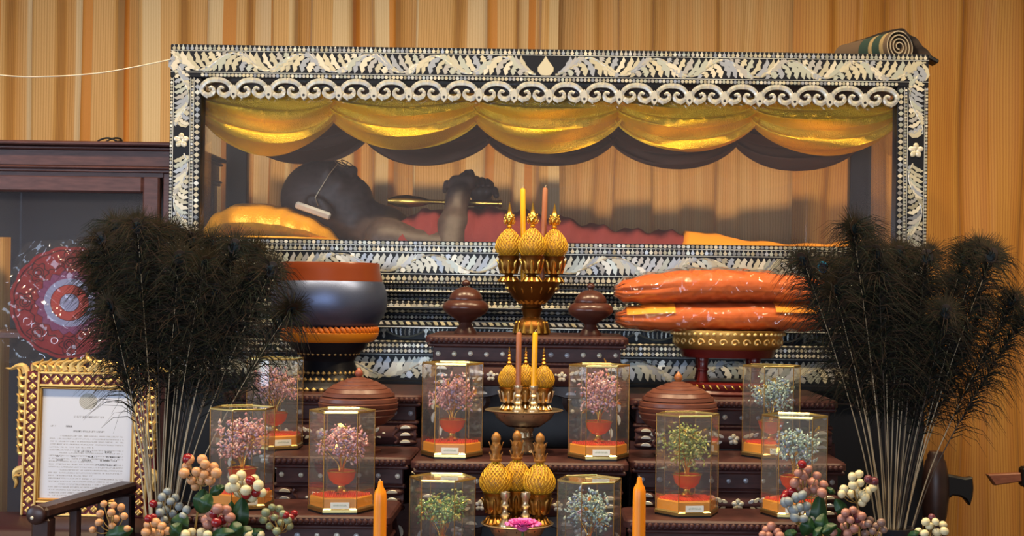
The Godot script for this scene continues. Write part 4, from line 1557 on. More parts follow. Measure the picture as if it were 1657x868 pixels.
func urn(where: Vector3, r: float, h: float, mt: Material, label: String, group: String) -> Node3D:
	var t := thing("urn", label, "urn", where, group)
	lathed("cup", P([[0, 0], [r * 0.86, 0], [r * 0.9, h * 0.05], [r * 0.72, h * 0.16], [r * 0.40, h * 0.24], [r * 0.36, h * 0.29], [r * 0.62, h * 0.35], [r * 0.86, h * 0.5], [r * 0.92, h * 0.72], [r * 0.86, h * 0.88], [r * 1.0, h * 0.97], [r * 1.02, h], [r * 0.9, h], [r * 0.82, h * 0.9], [0, h * 0.88]]), M.old_brass if mt != M.brass else M.bronze_gold, t, 24)
	petals(t, 9, Vector2(r * 0.66, h * 0.36), Vector2(r * 0.96, h * 0.86), mt, 0.80, 0.0032)
	petals(t, 9, Vector2(r * 0.90, h * 0.04), Vector2(r * 0.55, h * 0.22), mt, 0.80, 0.0022)
	return t


func pedestal(where: Vector3, rim: float, h: float, mt: Material, label: String, group: String, kind: int) -> Node3D:
	var t := thing("pedestal_tray", label, "pedestal tray", where, group)
	var R := rim
	if kind == 0:
		var o := lathed("bowl", P([[0, 0], [R * 0.62, 0], [R * 0.66, h * 0.06], [R * 0.60, h * 0.22], [R * 0.40, h * 0.30], [R * 0.30, h * 0.34], [R * 0.34, h * 0.44], [R * 0.40, h * 0.49], [R * 0.33, h * 0.52], [R * 0.36, h * 0.58], [R * 0.66, h * 0.68], [R * 0.90, h * 0.86], [R * 0.98, h * 0.96], [R * 1.03, h], [R * 0.97, h], [R * 0.90, h * 0.97], [0, h * 0.97]]), M.bronze_gold, t)
		petals(o, 16, Vector2(R * 0.42, h * 0.60), Vector2(R * 0.93, h * 0.92), mt, 0.78, 0.0038)
		petals(o, 14, Vector2(R * 0.66, h * 0.03), Vector2(R * 0.52, h * 0.26), mt, 0.78, 0.0032)
	else:
		var o := lathed("bowl", P([[0, 0], [R * 0.34, 0], [R * 0.36, h * 0.05], [R * 0.27, h * 0.16], [R * 0.22, h * 0.26], [R * 0.29, h * 0.30], [R * 0.21, h * 0.36], [R * 0.20, h * 0.48], [R * 0.27, h * 0.52], [R * 0.22, h * 0.56], [R * 0.50, h * 0.66], [R * 0.70, h * 0.80], [R * 0.78, h * 0.94], [R * 0.98, h * 0.97], [R * 1.0, h * 0.99], [R * 0.98, h], [R * 0.85, h * 0.98], [0, h * 0.975]]), mt, t)
		petals(o, 10, Vector2(R * 0.36, h * 0.02), Vector2(R * 0.24, h * 0.20), mt, 0.9, 0.0016)
		petals(o, 10, Vector2(R * 0.23, h * 0.38), Vector2(R * 0.21, h * 0.49), mt, 0.9, 0.0016)
		petals(o, 18, Vector2(R * 0.40, h * 0.62), Vector2(R * 0.76, h * 0.92), M.bronze_dark, 0.9, 0.0016)
	return t


func candle(where: Vector3, r: float, h: float, mt: Material, label: String, group := "", lean := 0.0) -> Node3D:
	var t := thing("candle", label, "candle", where, group)
	t.rotation.z = lean
	lathed("wax", P([[0, 0], [r, 0], [r * 0.97, h * 0.6], [r * 0.95, h - r * 0.5], [r * 0.55, h], [0, h + r * 0.1]]), mt, t, 16)
	var b := MB.new()
	b.tube([Vector3(0, h, 0), Vector3(0.001, h + 0.004, 0), Vector3(0.003, h + 0.007, 0)], [0.0011, 0.0010, 0.0006], 5)
	put(b, "wick", M.wick, t)
	return t


func candlestick(where: Vector3, r: float, h: float, label: String, group: String) -> Node3D:
	var t := thing("candlestick", label, "candlestick", where, group)
	lathed("stem", P([[0, 0], [r, 0], [r, h * 0.08], [r * 0.6, h * 0.18], [r * 0.45, h * 0.24], [r * 0.75, h * 0.33], [r * 0.42, h * 0.42], [r * 0.36, h * 0.52], [r * 0.7, h * 0.60], [r * 0.4, h * 0.68], [r * 0.5, h * 0.78], [r * 0.78, h * 0.88], [r * 0.74, h], [r * 0.55, h], [r * 0.5, h * 0.93], [0, h * 0.93]]), M.old_silver, t, 18)
	return t


func offering_sets() -> void:
	mat("bud_wood", Color(0.62, 0.42, 0.18), 0.45, 0.3)
	mat("bronze_gold", Color(0.44, 0.28, 0.10), 0.4, 0.85)
	# --- upper set on the tall middle table
	var y := 1.356
	var z := 0.27
	var rim := at(860, 457, z).y - y
	pedestal(spot(860, y, z), 0.068, rim, M.brass, "bright brass lotus-petal pedestal bowl on the tall middle table", "", 0)
	var g := "gilt urns on the upper brass bowl"
	var names := ["standing beside the yellow candle", "standing in front between the two candles", "standing beside the brown candle"]
	var first: Node3D
	for k in 3:
		var zz: float = z + [-0.01, 0.028, -0.01][k]
		var p := spot([823, 860.5, 896][k], y + rim - 0.0018, zz)
		urn(p, 0.0285, 0.066, M.brass, "gilt lotus urn on the upper brass bowl, " + names[k], g)
		p.y += 0.06
		var lab: String = "yellow scaled flower cone with gold spire, upper bowl, " + names[k]
		if first == null:
			first = cone("flower_cone", lab, p, 0.0325, 0.076, "flower cones on the upper bowl", 0)
			first.set_meta("called", "flower_cone")
			finials(first, 0.076, 0)
		else:
			dup(first, p, lab, "", k * 0.7)
	candle(spot(847, y + rim + 0.0, z - 0.036), 0.0068, at(847, 303, z).y - y - rim, M.wax_yellow, "slim yellow candle rising behind the upper flower cones", "", 0.02)
	candle(spot(877, y + rim + 0.0, z - 0.034), 0.0068, at(877, 302, z).y - y - rim, M.wax_brown, "slim brown candle rising behind the upper flower cones", "", -0.02)
	# --- middle set on the middle step
	y = 1.10
	z = 0.55
	rim = at(850, 663, z).y - y
	pedestal(spot(847, y, z), 0.088, rim, M.old_silver, "tarnished silver pedestal tray with dark bowl on the middle step", "", 1)
	g = "small urns on the middle tray"
	names = ["beside the brown candle's outer edge", "behind the pair of candles", "beside the yellow candle's outer edge"]
	first = null
	for k in 3:
		var zz: float = z + [0.0, -0.03, 0.0][k]
		var p := spot([823, 850, 879][k], y + rim - 0.002, zz)
		urn(p, 0.0225, 0.052, M.old_silver, "small silver lotus urn on the middle tray, " + names[k], g)
		p.y += 0.047
		var lab: String = "yellow scaled flower cone with beaded spire, middle tray, " + names[k]
		if first == null:
			first = cone("flower_cone", lab, p, 0.0235, 0.057, "flower cones on the middle tray", 1)
			first.set_meta("called", "flower_cone")
			finials(first, 0.057, 1)
		else:
			dup(first, p, lab, "", k * 0.7)
	for k in 2:
		var p := spot([838, 863][k], y + rim - 0.0018, z + 0.042)
		candlestick(p, 0.0135, 0.058, ["turned silver candlestick holding a brown candle on the middle tray", "turned silver candlestick holding a yellow candle on the middle tray"][k], "candlesticks on the middle tray")
		p.y += 0.055
		candle(p, 0.0062, at(838, 537, z).y - p.y, [M.wax_brown, M.wax_yellow][k], ["slim brown candle standing before the middle flower cones", "slim yellow candle standing before the middle flower cones"][k], "", [0.0, -0.015][k])
	# --- lower set on the lowest step
	y = 0.885
	z = 0.83
	rim = at(836, 846, z).y - y
	pedestal(spot(836, y, z), 0.074, rim, M.old_silver, "tarnished silver pedestal tray on the lowest step behind the pink flower", "", 1)
	g = "silver urns on the lowest tray"
	names = ["farthest from the yellow-green crystal tree's right neighbour", "", ""]
	names = ["next to the green crystal tree", "behind the two empty candlesticks", "next to the blue-green crystal tree"]
	first = null
	for k in 3:
		var zz: float = z + [0.008, -0.03, 0.012][k]
		var p := spot([801, 835, 872][k], y + rim - 0.002, zz)
		urn(p, 0.0260, 0.064, M.old_brass, "bronze lotus urn on the lowest tray, " + names[k], g)
		p.y += 0.058
		var lab: String = "large yellow flower cone with wooden bud spire, lowest tray, " + names[k]
		if first == null:
			first = cone("flower_cone", lab, p, 0.0315, 0.071, "flower cones on the lowest tray", 2)
			first.set_meta("called", "flower_cone")
			finials(first, 0.071, 2)
		else:
			dup(first, p, lab, "", k * 0.7)
	for k in 2:
		candlestick(spot([817, 850][k], y + rim - 0.002, z + 0.045), 0.0125, 0.070, ["empty silver candlestick on the lowest tray, next to the green crystal tree", "empty silver candlestick on the lowest tray, next to the blue-green crystal tree"][k], "empty candlesticks on the lowest tray")
	# pink flower in front of the lowest tray
	var fl := thing("pink_flower", "ruffled bright pink artificial flower before the lowest tray", "flower", at(846, 862, 0.98))
	mat("petal_pink", Color(0.94, 0.48, 0.80), 0.6).backlight_enabled = true
	M.petal_pink.backlight = Color(0.4, 0.15, 0.3)
	rng.seed = 9
	for j in 5:
		for k in 9:
			var b := MB.new()
			var an := TAU * k / 9 + j * 0.35
			var tilt := 0.45 + 0.25 * j
			var ln := 0.038 - 0.0042 * j
			var ph := rng.randf() * 6.0
			b.surf(func(u: float, v: float) -> Vector3:
				var q := Vector3((u - 0.5) * 0.027 * sqrt(v) , 0.004 * sin(v * 3.0) + 0.003 * v * sin(u * 14.0 + ph), v * ln)
				return Basis(Vector3.UP, an) * (Basis(Vector3.RIGHT, -tilt) * q), 6, 5, Vector3.UP)
			put(b, "petal", M.petal_pink, fl)
	var b := MB.new()
	b.tube([Vector3(0, 0, 0), Vector3(0, -0.1, 0), Vector3(0, -0.86, -0.01)], [0.003], 6)
	put(b, "stalk", mat("stem_green", Color(0.25, 0.35, 0.12), 0.6), fl)


# ---------------------------------------------------------------- jars, bowl, robes
func wares() -> void:
	# two smooth lidded footed jars on the tall middle table
	for k in 2:
		var p := spot([753, 955][k], 1.356, 0.30)
		var s: float = [1.0, 0.97][k]
		var t := thing("footed_jar", ["smooth brown wooden footed jar with domed lid, beside the alms bowl", "smooth brown wooden footed jar with domed lid, beside the wrapped robes"][k], "jar", p, "smooth footed jars on the tall table")
		lathed("bowl", P([[0, 0], [0.0285, 0], [0.027, 0.006], [0.016, 0.022], [0.0145, 0.028], [0.0205, 0.033], [0.030, 0.040], [0.048, 0.050], [0.0555, 0.060], [0.0565, 0.066], [0.052, 0.075], [0.044, 0.081], [0.041, 0.082], [0, 0.082]], s), M.jar_wood, t)
		var lid := lathed("lid", P([[0.040, 0.083], [0.0405, 0.086], [0.037, 0.096], [0.028, 0.106], [0.016, 0.112], [0.007, 0.114], [0.0055, 0.117], [0.0095, 0.121], [0.0098, 0.125], [0.006, 0.130], [0, 0.132]], s), M.jar_wood, t)
		lid.name = "lid"
	# two ridged round jars
	for k in 2:
		var p := spot([579, 1096][k], 1.100, 0.58)
		var t := thing("ridged_jar", ["ridged round wooden jar with pointed knob, below the alms bowl", "ridged round wooden jar with pointed knob, below the wrapped robes"][k], "jar", p, "ridged wooden jars on the middle steps")
		var s := 1.0
		# a low turned foot lifts it over the step
		lathed("foot", P([[0, 0], [0.05, 0], [0.052, 0.006], [0.036, 0.014], [0.034, 0.05], [0.045, 0.058], [0, 0.058]]), M.jar_ridged, t)
		var body := []
		var lidp := []
		var outline := [[0.034, 0.056], [0.058, 0.062], [0.073, 0.073], [0.082, 0.086], [0.0865, 0.100], [0.086, 0.112], [0.081, 0.123]]
		for j in 7:
			var a := Vector2(outline[j][0], outline[j][1])
			body.append(a)
			if j > 1 and j < 6:
				var nx := Vector2(outline[j + 1][0], outline[j + 1][1])
				body.append(a.lerp(nx, 0.70) + Vector2(0.0022, 0.0))
				body.append(a.lerp(nx, 0.90) + Vector2(-0.0012, 0))
		body.append(Vector2(0, 0.123))
		lathed("bowl", body, M.jar_ridged, t, 48)
		var lo := [[0.080, 0.1245], [0.074, 0.133], [0.064, 0.142], [0.050, 0.150], [0.034, 0.157], [0.020, 0.162]]
		for j in 6:
			var a := Vector2(lo[j][0], lo[j][1])
			lidp.append(a)
			if j < 5:
				var nx := Vector2(lo[j + 1][0], lo[j + 1][1])
				lidp.append(a.lerp(nx, 0.72) + Vector2(0.0016, 0.0012))
				lidp.append(a.lerp(nx, 0.92) + Vector2(-0.001, -0.0008))
		lidp.append(Vector2(0.010, 0.1655))
		lidp.append(Vector2(0.0, 0.166))
		var lid := lathed("lid", lidp, M.jar_ridged, t, 48)
		lathed("knob", P([[0.004, 0.164], [0.0065, 0.167], [0.0095, 0.172], [0.0085, 0.178], [0.004, 0.184], [0.0, 0.188]]), mat("knob_wood_%d" % k, [Color(0.55, 0.28, 0.2), Color(0.62, 0.38, 0.2)][k], 0.4), lid, 16)
	# alms bowl
	var z := 0.27
	var sc := per_metre(z)
	var p := spot(531, 1.2166, z)
	var st := thing("lacquer_stand", "black lacquer footed stand with gold diamond bands under the alms bowl", "stand", p)
	var top := at(531, 553, z).y - 1.2166
	lathed("body", P([[0, 0], [0.098, 0], [0.100, 0.006], [0.094, 0.014], [0.082, 0.022], [0.074, 0.034], [0.066, top * 0.5], [0.062, top * 0.6], [0.070, top * 0.72], [0.092, top * 0.88], [0.098, top], [0, top]]), M.lacquer, st)
	for a in [[0.1005, 0.004, 0.006], [0.0835, 0.0265, 0.006], [0.0735, 0.042, 0.006], [0.074, top * 0.76, 0.005]]:
		var b := MB.new()
		var m := 34
		for k in m:
			var an := TAU * k / m
			b.ell(T(Vector3(a[0] * sin(an), a[1], a[0] * cos(an)), Vector3(0, an, 0)), Vector3(a[0] * 0.08, a[2], 0.0022), 4, 2)
		stuff(put(b, "gold_diamonds", M.gilt, st))
	var ring := thing("bowl_ring", "orange and yellow plaited ring stand holding the alms bowl", "ring stand", p + Vector3(0, top, 0))
	mat("ring_yellow", Color(0.90, 0.55, 0.12), 0.45)
	mat("ring_orange", Color(0.84, 0.44, 0.10), 0.45)
	lathed("band", P([[0, 0], [0.106, 0], [0.112, 0.004], [0.119, 0.014], [0.121, 0.022], [0.119, 0.024], [0.09, 0.024], [0, 0.01]]), M.ring_yellow, ring, 48)
	for k in 56:
		var b := MB.new()
		var an := TAU * k / 56
		b.ell(T(Vector3(0.1165 * sin(an), 0.0295, 0.1165 * cos(an)), Vector3(0, an, 0) ) * T(Vector3.ZERO, Vector3(0, 0, 0.75)), Vector3(0.0062, 0.0115, 0.006), 8, 6)
		put(b, "plait", M.ring_orange, ring)
	var bowl := thing("alms_bowl", "dark blue-black metal alms bowl with brown lid on the plaited ring", "bowl", p + Vector3(0, top + 0.012, 0))
	mat("bowl_metal", Color(0.40, 0.45, 0.58), 0.42, 0.85)
	relief(M.bowl_metal, Vector3(14, 14, 14), 0.1, 0.6, 41)
	lathed("bowl", P([[0, 0], [0.06, 0.002], [0.095, 0.012], [0.122, 0.034], [0.137, 0.062], [0.141, 0.085], [0.139, 0.108], [0.133, 0.128], [0.127, 0.137], [0, 0.137]]), M.bowl_metal, bowl, 56)
	mat("bowl_lid", Color(0.48, 0.22, 0.11), 0.28)
	lathed("lid", P([[0.124, 0.134], [0.1285, 0.132], [0.1275, 0.142], [0.122, 0.162], [0.1215, 0.176], [0.1195, 0.180], [0.105, 0.1805], [0.098, 0.178], [0.03, 0.181], [0, 0.181]]), M.bowl_lid, bowl, 56)
	# carved tray on turned red legs, with two bundles of wrapped robes
	z = 0.25
	var ty := 1.2166
	p = spot(1176, ty, z)
	var tr := thing("carved_tray", "round gilt carved tray on red turned legs under the wrapped robes", "tray", p)
	var h := at(1176, 534, z).y - ty
	lathed("rim", P([[0, h - 0.047], [0.118, h - 0.047], [0.128, h - 0.042], [0.1315, h - 0.034], [0.1335, h - 0.016], [0.1375, h - 0.003], [0.1365, h], [0.128, h], [0.125, h - 0.012], [0, h - 0.012]]), M.gilt_carved, tr, 56)
	var sb := MB.new()
	for k in 30:
		var an := TAU * k / 30
		var pts := []
		for j in 12:
			var a := j * 0.55
			var rr := 0.010 * (1.0 - j / 14.0)
			pts.append(Vector2(rr * cos(a), rr * sin(a)))
		sb.band(Transform3D(Basis(Vector3.UP, an), Vector3(sin(an) * 0.1325, h - 0.029, cos(an) * 0.1325)), pts, [0.0019], -0.001, 0.0022, 0.0008)
	stuff(put(sb, "scroll_carving", M.gilt, tr))
	sb = MB.new()
	for k in 52:
		var an := TAU * k / 52
		sb.ell(T(Vector3(sin(an) * 0.1365, h - 0.009, cos(an) * 0.1365)), Vector3(0.0052, 0.0042, 0.003), 8, 5)
	stuff(put(sb, "bead_carving", M.gilt, tr))
	mat("leg_red", Color(0.36, 0.09, 0.08), 0.3)
	lathed("underside", P([[0.0, h - 0.068], [0.112, h - 0.066], [0.118, h - 0.047], [0.0, h - 0.047]]), M.leg_red, tr, 40)
	for k in 4:
		var an := TAU * k / 4 + 0.72
		lathed("leg", P([[0, 0.03], [0.012, 0.03], [0.0155, 0.034], [0.0125, 0.046], [0.0105, 0.058], [0.014, 0.061], [0.014, 0.064], [0.0115, 0.068], [0.0135, 0.082], [0.0145, 0.092], [0.011, 0.097], [0.0095, h - 0.06], [0, h - 0.06]]), M.leg_red, tr, 20, T(Vector3(sin(an) * 0.088, 0, cos(an) * 0.088)))
	lathed("lower_ring", P([[0, 0], [0.112, 0], [0.116, 0.006], [0.112, 0.013], [0.114, 0.016], [0.114, 0.028], [0.108, 0.032], [0, 0.032]]), M.leg_red, tr, 48)
	sb = MB.new()
	for k in 40:
		var an := TAU * k / 40
		sb.ell(T(Vector3(sin(an) * 0.1145, 0.022, cos(an) * 0.1145), Vector3(0, an, 0)) * T(Vector3.ZERO, Vector3(0, 0, 0.7)), Vector3(0.0028, 0.0075, 0.0022), 6, 4)
	stuff(put(sb, "gold_plait", M.gold, tr))
	robes(z)


func robes(z: float) -> void:
	# outlines of the two bundles: left end, right end, top and bottom heights
	var rows := [
		["folded orange robe in clear plastic, lower of the two, with saffron ends", [998, 1020, 1060, 1110, 1170, 1240, 1300, 1332, 1344], [507, 499, 493, 491, 490, 490, 492, 497, 508], [524, 533, 537, 538, 537, 537, 538, 536, 524]],
		["folded orange robe in clear plastic, lying on top of the other", [996, 1012, 1050, 1110, 1170, 1220, 1280, 1330, 1350], [463, 453, 444, 437, 436, 439, 445, 452, 458], [480, 489, 492, 492, 490, 490, 492, 491, 482]],
	]
	for k in 2:
		var r: Array = rows[k]
		var t := thing("wrapped_robe", r[0], "robe", Vector3.ZERO, "wrapped robes on the carved tray")
		var shape := func(u: float, v: float, grow: float) -> Vector3:
			var px := lerpf(r[1][0] - grow * 300.0, r[1][8] + grow * 300.0, u)
			var hi := at(px, lerp_list(r[1], r[2], px), z + 0.06).y + grow
			var lo := at(px, lerp_list(r[1], r[3], px), z + 0.06).y - grow * 0.4
			var a := TAU * v
			var e := pow(maxf(sin(PI * u), 0.0), 0.25)
			var mid := (hi + lo) / 2
			var cy := signf(sin(a)) * pow(absf(sin(a)), 0.75)
			var cz := signf(cos(a)) * pow(absf(cos(a)), 0.75)
			return Vector3(at(px, 480, z + 0.06).x, mid + cy * (hi - lo) / 2, z + 0.0 + cz * (0.115 + grow) * e)
		var b := MB.new()
		b.surf(func(u: float, v: float) -> Vector3:
			var p: Vector3 = shape.call(u, v, 0.0)
			# folded layers show as grooves along the front edge, deeper towards the ends
			var fr := maxf(0.0, cos(TAU * v))
			var ends := pow(absf(u - 0.5) * 2.0, 1.2)
			p.z -= 0.013 * pow(ends, 2.0) * fr * pow(0.5 + 0.5 * sin(TAU * (v * 14.0 + 0.12 * sin(u * 9.0)) + k), 3.0)
			p.y += 0.0012 * sin(u * 21.0 + v * TAU * 2.0 + k) * fr
			return p, 70, 48)
		put(b, "folded_cloth", M.robe_orange, t)
		b = MB.new()
		for s in ([[0.05, 0.27], [0.73, 0.96]] if k == 0 else []):
			b.surf(func(u: float, v: float) -> Vector3:
				var p: Vector3 = shape.call(lerpf(s[0], s[1], u), lerpf(0.035, 0.40, v), 0.003)
				return p, 16, 14, Vector3.UP)
		if k == 0: put(b, "saffron_fold", M.robe_saffron, t)
		b = MB.new()
		b.surf(func(u: float, v: float) -> Vector3:
			var p: Vector3 = shape.call(u, v, 0.005)
			p += Vector3(0, 0.0022 * sin(u * 60.0 + v * TAU * 3.0), 0.0036 * sin(u * 41.0 - v * TAU * 7.0 + k + 1.5 * sin(u * 17.0)) + 0.0030 * sin(u * 97.0 + v * TAU * 6.0) * sin(u * 13.0 + k))
			return p, 150, 72)
		put(b, "plastic_wrap", M.plastic, t)


# ---------------------------------------------------------------- crystal trees in glass boxes
const HEX := 0.0655
const BOX_H := 0.203
var box_proto: Node3D


func hexa(r: float, off := 0.0) -> PackedVector2Array:
	var o := PackedVector2Array()
	for k in 6: o.append(Vector2(r * cos(TAU * k / 6 + off), r * sin(TAU * k / 6 + off)))
	return o


func label_image() -> Image:
	var im := Image.create(192, 72, false, Image.FORMAT_RGB8)
	im.fill(Color(0.93, 0.93, 0.88))
	rng.seed = 61
	# one line of small green slanted lettering
	var x := 26
	while x < 164:
		var w := rng.randi_range(5, 9)
		var h := rng.randi_range(10, 16)
		for y in h:
			for k in [0, w]:
				if k == 0 or rng.randf() < 0.75:
					im.fill_rect(Rect2i(x + k + (h - y) / 4, 42 - y, 2, 1), Color(0.33, 0.48, 0.30))
		im.fill_rect(Rect2i(x + (4 if rng.randf() < 0.5 else 1), 42 - (h if rng.randf() < 0.6 else 1), w, 2), Color(0.36, 0.5, 0.32))
		if rng.randf() < 0.4: im.fill_rect(Rect2i(x + 4, 22, 5, 2), Color(0.36, 0.5, 0.32))
		x += w + rng.randi_range(3, 5)
	return im


func hex_box(where: Vector3, turn: float, label: String) -> void:
	if box_proto:
		dup(box_proto, where, label, "hexagonal glass boxes", turn)
		return
	var t := thing("glass_box", label, "glass box", where, "hexagonal glass boxes", turn)
	t.set_meta("called", "glass_box")
	box_proto = t
	var flat := T(Vector3.ZERO, Vector3(-PI / 2, 0, 0))
	var up := func(y: float) -> Transform3D: return T(Vector3(0, y, 0), Vector3(-PI / 2, 0, 0))
	var b := MB.new()
	b.prism(up.call(0.0), hexa(HEX + 0.001), 0.0, 0.004, 0.001, false)
	put(b, "base_plate", M.black_plain, t)
	b = MB.new()
	b.prism(up.call(0.004), hexa(HEX + 0.002), 0.0, 0.0085, 0.003, false)
	put(b, "brass_skirt", M.box_brass, t)
	# satin pad: yellow sides, red pleats on top
	b = MB.new()
	b.prism(up.call(0.010), hexa(HEX - 0.003), 0.0, 0.022, 0.002, false)
	var pad := put(b, "satin_pad", M.satin_yellow, t)
	b = MB.new()
	for k in 26:
		var x := -0.055 + 0.11 * k / 25
		var half := minf(0.053, (0.0612 - absf(x)) * 1.73) * 0.97
		b.ell(T(Vector3(x, 0.0318, 0)), Vector3(0.0028, 0.0042 + 0.001 * sin(k * 2.1), half), 6, 6)
	stuff(put(b, "red_pleats", M.satin_red, pad))
	# six panes with brass corner strips, a glass lid
	var c := hexa(HEX)
	for k in 6:
		var p := c[k]
		var q := c[(k + 1) % 6]
		var m := (p + q) / 2
		var an := atan2(m.x, -m.y)
		b = MB.new()
		b.box(T(Vector3(0, BOX_H / 2 + 0.004, 0)), Vector3(HEX - 0.002, BOX_H - 0.014, 0.0016))
		show_mesh(b.mesh(), "pane", M.box_glass, t, T(Vector3(m.x, 0, -m.y) * 0.985, Vector3(0, an, 0)))
		b = MB.new()
		b.box(T(Vector3(0, BOX_H / 2 + 0.003, 0)), Vector3(0.0016, BOX_H - 0.012, 0.0016), 0.0004)
		show_mesh(b.mesh(), "corner_strip", M.old_brass, t, T(Vector3(p.x, 0, -p.y), Vector3(0, an, 0)))
		b = MB.new()
		b.box(T(Vector3(0, 0, 0)), Vector3(HEX, 0.0042, 0.0024), 0.0006)
		show_mesh(b.mesh(), "top_strip", M.box_brass, t, T(Vector3(m.x, BOX_H - 0.001, -m.y), Vector3(0, an, 0)))
	b = MB.new()
	b.prism(up.call(BOX_H - 0.003), hexa(HEX - 0.002), 0.0, 0.002, 0.0, false)
	put(b, "lid_pane", M.box_glass, t)
	# printed white label on the front face
	b = MB.new()
	var lw := 0.0185
	var z := HEX * 0.866 + 0.0022
	var k0 := b.vert(Vector3(-lw, 0.0115, z), Vector3(0, 0, 1), Vector2(0, 1))
	var k1 := b.vert(Vector3(lw, 0.0115, z), Vector3(0, 0, 1), Vector2(1, 1))
	var k2 := b.vert(Vector3(lw, 0.0245, z), Vector3(0, 0, 1), Vector2(1, 0))
	var k3 := b.vert(Vector3(-lw, 0.0245, z), Vector3(0, 0, 1), Vector2(0, 0))
	b.quad(k0, k1, k2, k3)
	b.box(T(Vector3(0, 0.018, z - 0.0006)), Vector3(lw * 2, 0.013, 0.001))
	put(b, "label_plate", M.label_print, t)


func crystal_tree(where: Vector3, turn: float, label: String, cols: Array, sd: int, tall := 1.0) -> void:
	rng.seed = sd
	var t := thing("crystal_tree", label, "ornament", where, "crystal trees in glass boxes", turn)
	lathed("foot", P([[0, 0], [0.013, 0], [0.0135, 0.003], [0.008, 0.008], [0.007, 0.014], [0.010, 0.017], [0, 0.017]]), M.gold, t, 16)
	lathed("bowl", P([[0.006, 0.015], [0.016, 0.018], [0.025, 0.027], [0.0285, 0.040], [0.030, 0.044], [0.027, 0.044], [0.0255, 0.040], [0, 0.038]]), M.bowl_orange, t, 28)
	lathed("bowl_rim", P([[0.0285, 0.0425], [0.0310, 0.044], [0.0290, 0.0455], [0.0270, 0.044]]), M.gold, t, 28)
	var b := MB.new()
	var heads := []
	for k in 12:
		var an := TAU * k / 12 + rng.randf() * 0.5
		var r := rng.randf_range(0.006, 0.042)
		heads.append(Vector3(sin(an) * r, rng.randf_range(0.080, 0.128) * tall, cos(an) * r))
	for h in heads:
		b.tube(spline([Vector3(h.x * 0.12, 0.038, h.z * 0.12), Vector3(h.x * 0.2, 0.058, h.z * 0.2), h * Vector3(0.7, 0.85, 0.7), h], 3), [0.0013, 0.0011, 0.0009, 0.0008], 4)
		for j in 3:
			var e: Vector3 = h + Vector3(rng.randf_range(-0.02, 0.02), rng.randf_range(-0.012, 0.018), rng.randf_range(-0.02, 0.02))
			b.tube([h, e], [0.0006], 3, false)
	put(b, "wires", M.gold, t)
	b = MB.new()
	for k in 640:
		var h: Vector3 = heads[rng.randi() % 12]
		var d := Vector3(rng.randfn(), rng.randfn() * 0.8, rng.randfn()) * 0.0125
		var p := h + d
		if Vector2(p.x, p.z).length() > 0.053: continue
		var s := rng.randf_range(0.0019, 0.0046)
		b.col = cols[rng.randi() % cols.size()] * rng.randf_range(0.65, 1.25)
		b.ell(T(p, Vector3(rng.randf() * 6, rng.randf() * 6, 0)), Vector3(s, s * rng.randf_range(1.0, 1.9), s * 0.7), 4, 2)
	stuff(put(b, "crystals", M.crystal, t))
	# gold leaves, each its own piece
	b = MB.new()
	var lf := PackedVector2Array([Vector2(0, -0.006), Vector2(0.0036, -0.001), Vector2(0.0026, 0.004), Vector2(0, 0.008), Vector2(-0.0026, 0.004), Vector2(-0.0036, -0.001)])
	b.prism(T(), lf, -0.0003, 0.0004, 0.0002)
	var lm := b.mesh()
	for k in 16:
		var h: Vector3 = heads[rng.randi() % 12]
		var p := h + Vector3(rng.randfn() * 0.013, rng.randfn() * 0.014 + 0.002, rng.randfn() * 0.012 + 0.006)
		var q := Vector2(p.x, p.z)
		if q.length() > 0.048: p = Vector3(p.x * 0.048 / q.length(), p.y, p.z * 0.048 / q.length())
		show_mesh(lm, "gold_leaf", M.gold, t, T(p, Vector3(rng.randf_range(-0.6, 0.6), rng.randf_range(-1.2, 1.2), rng.randf_range(-3, 3)), Vector3.ONE * rng.randf_range(0.7, 1.25)))


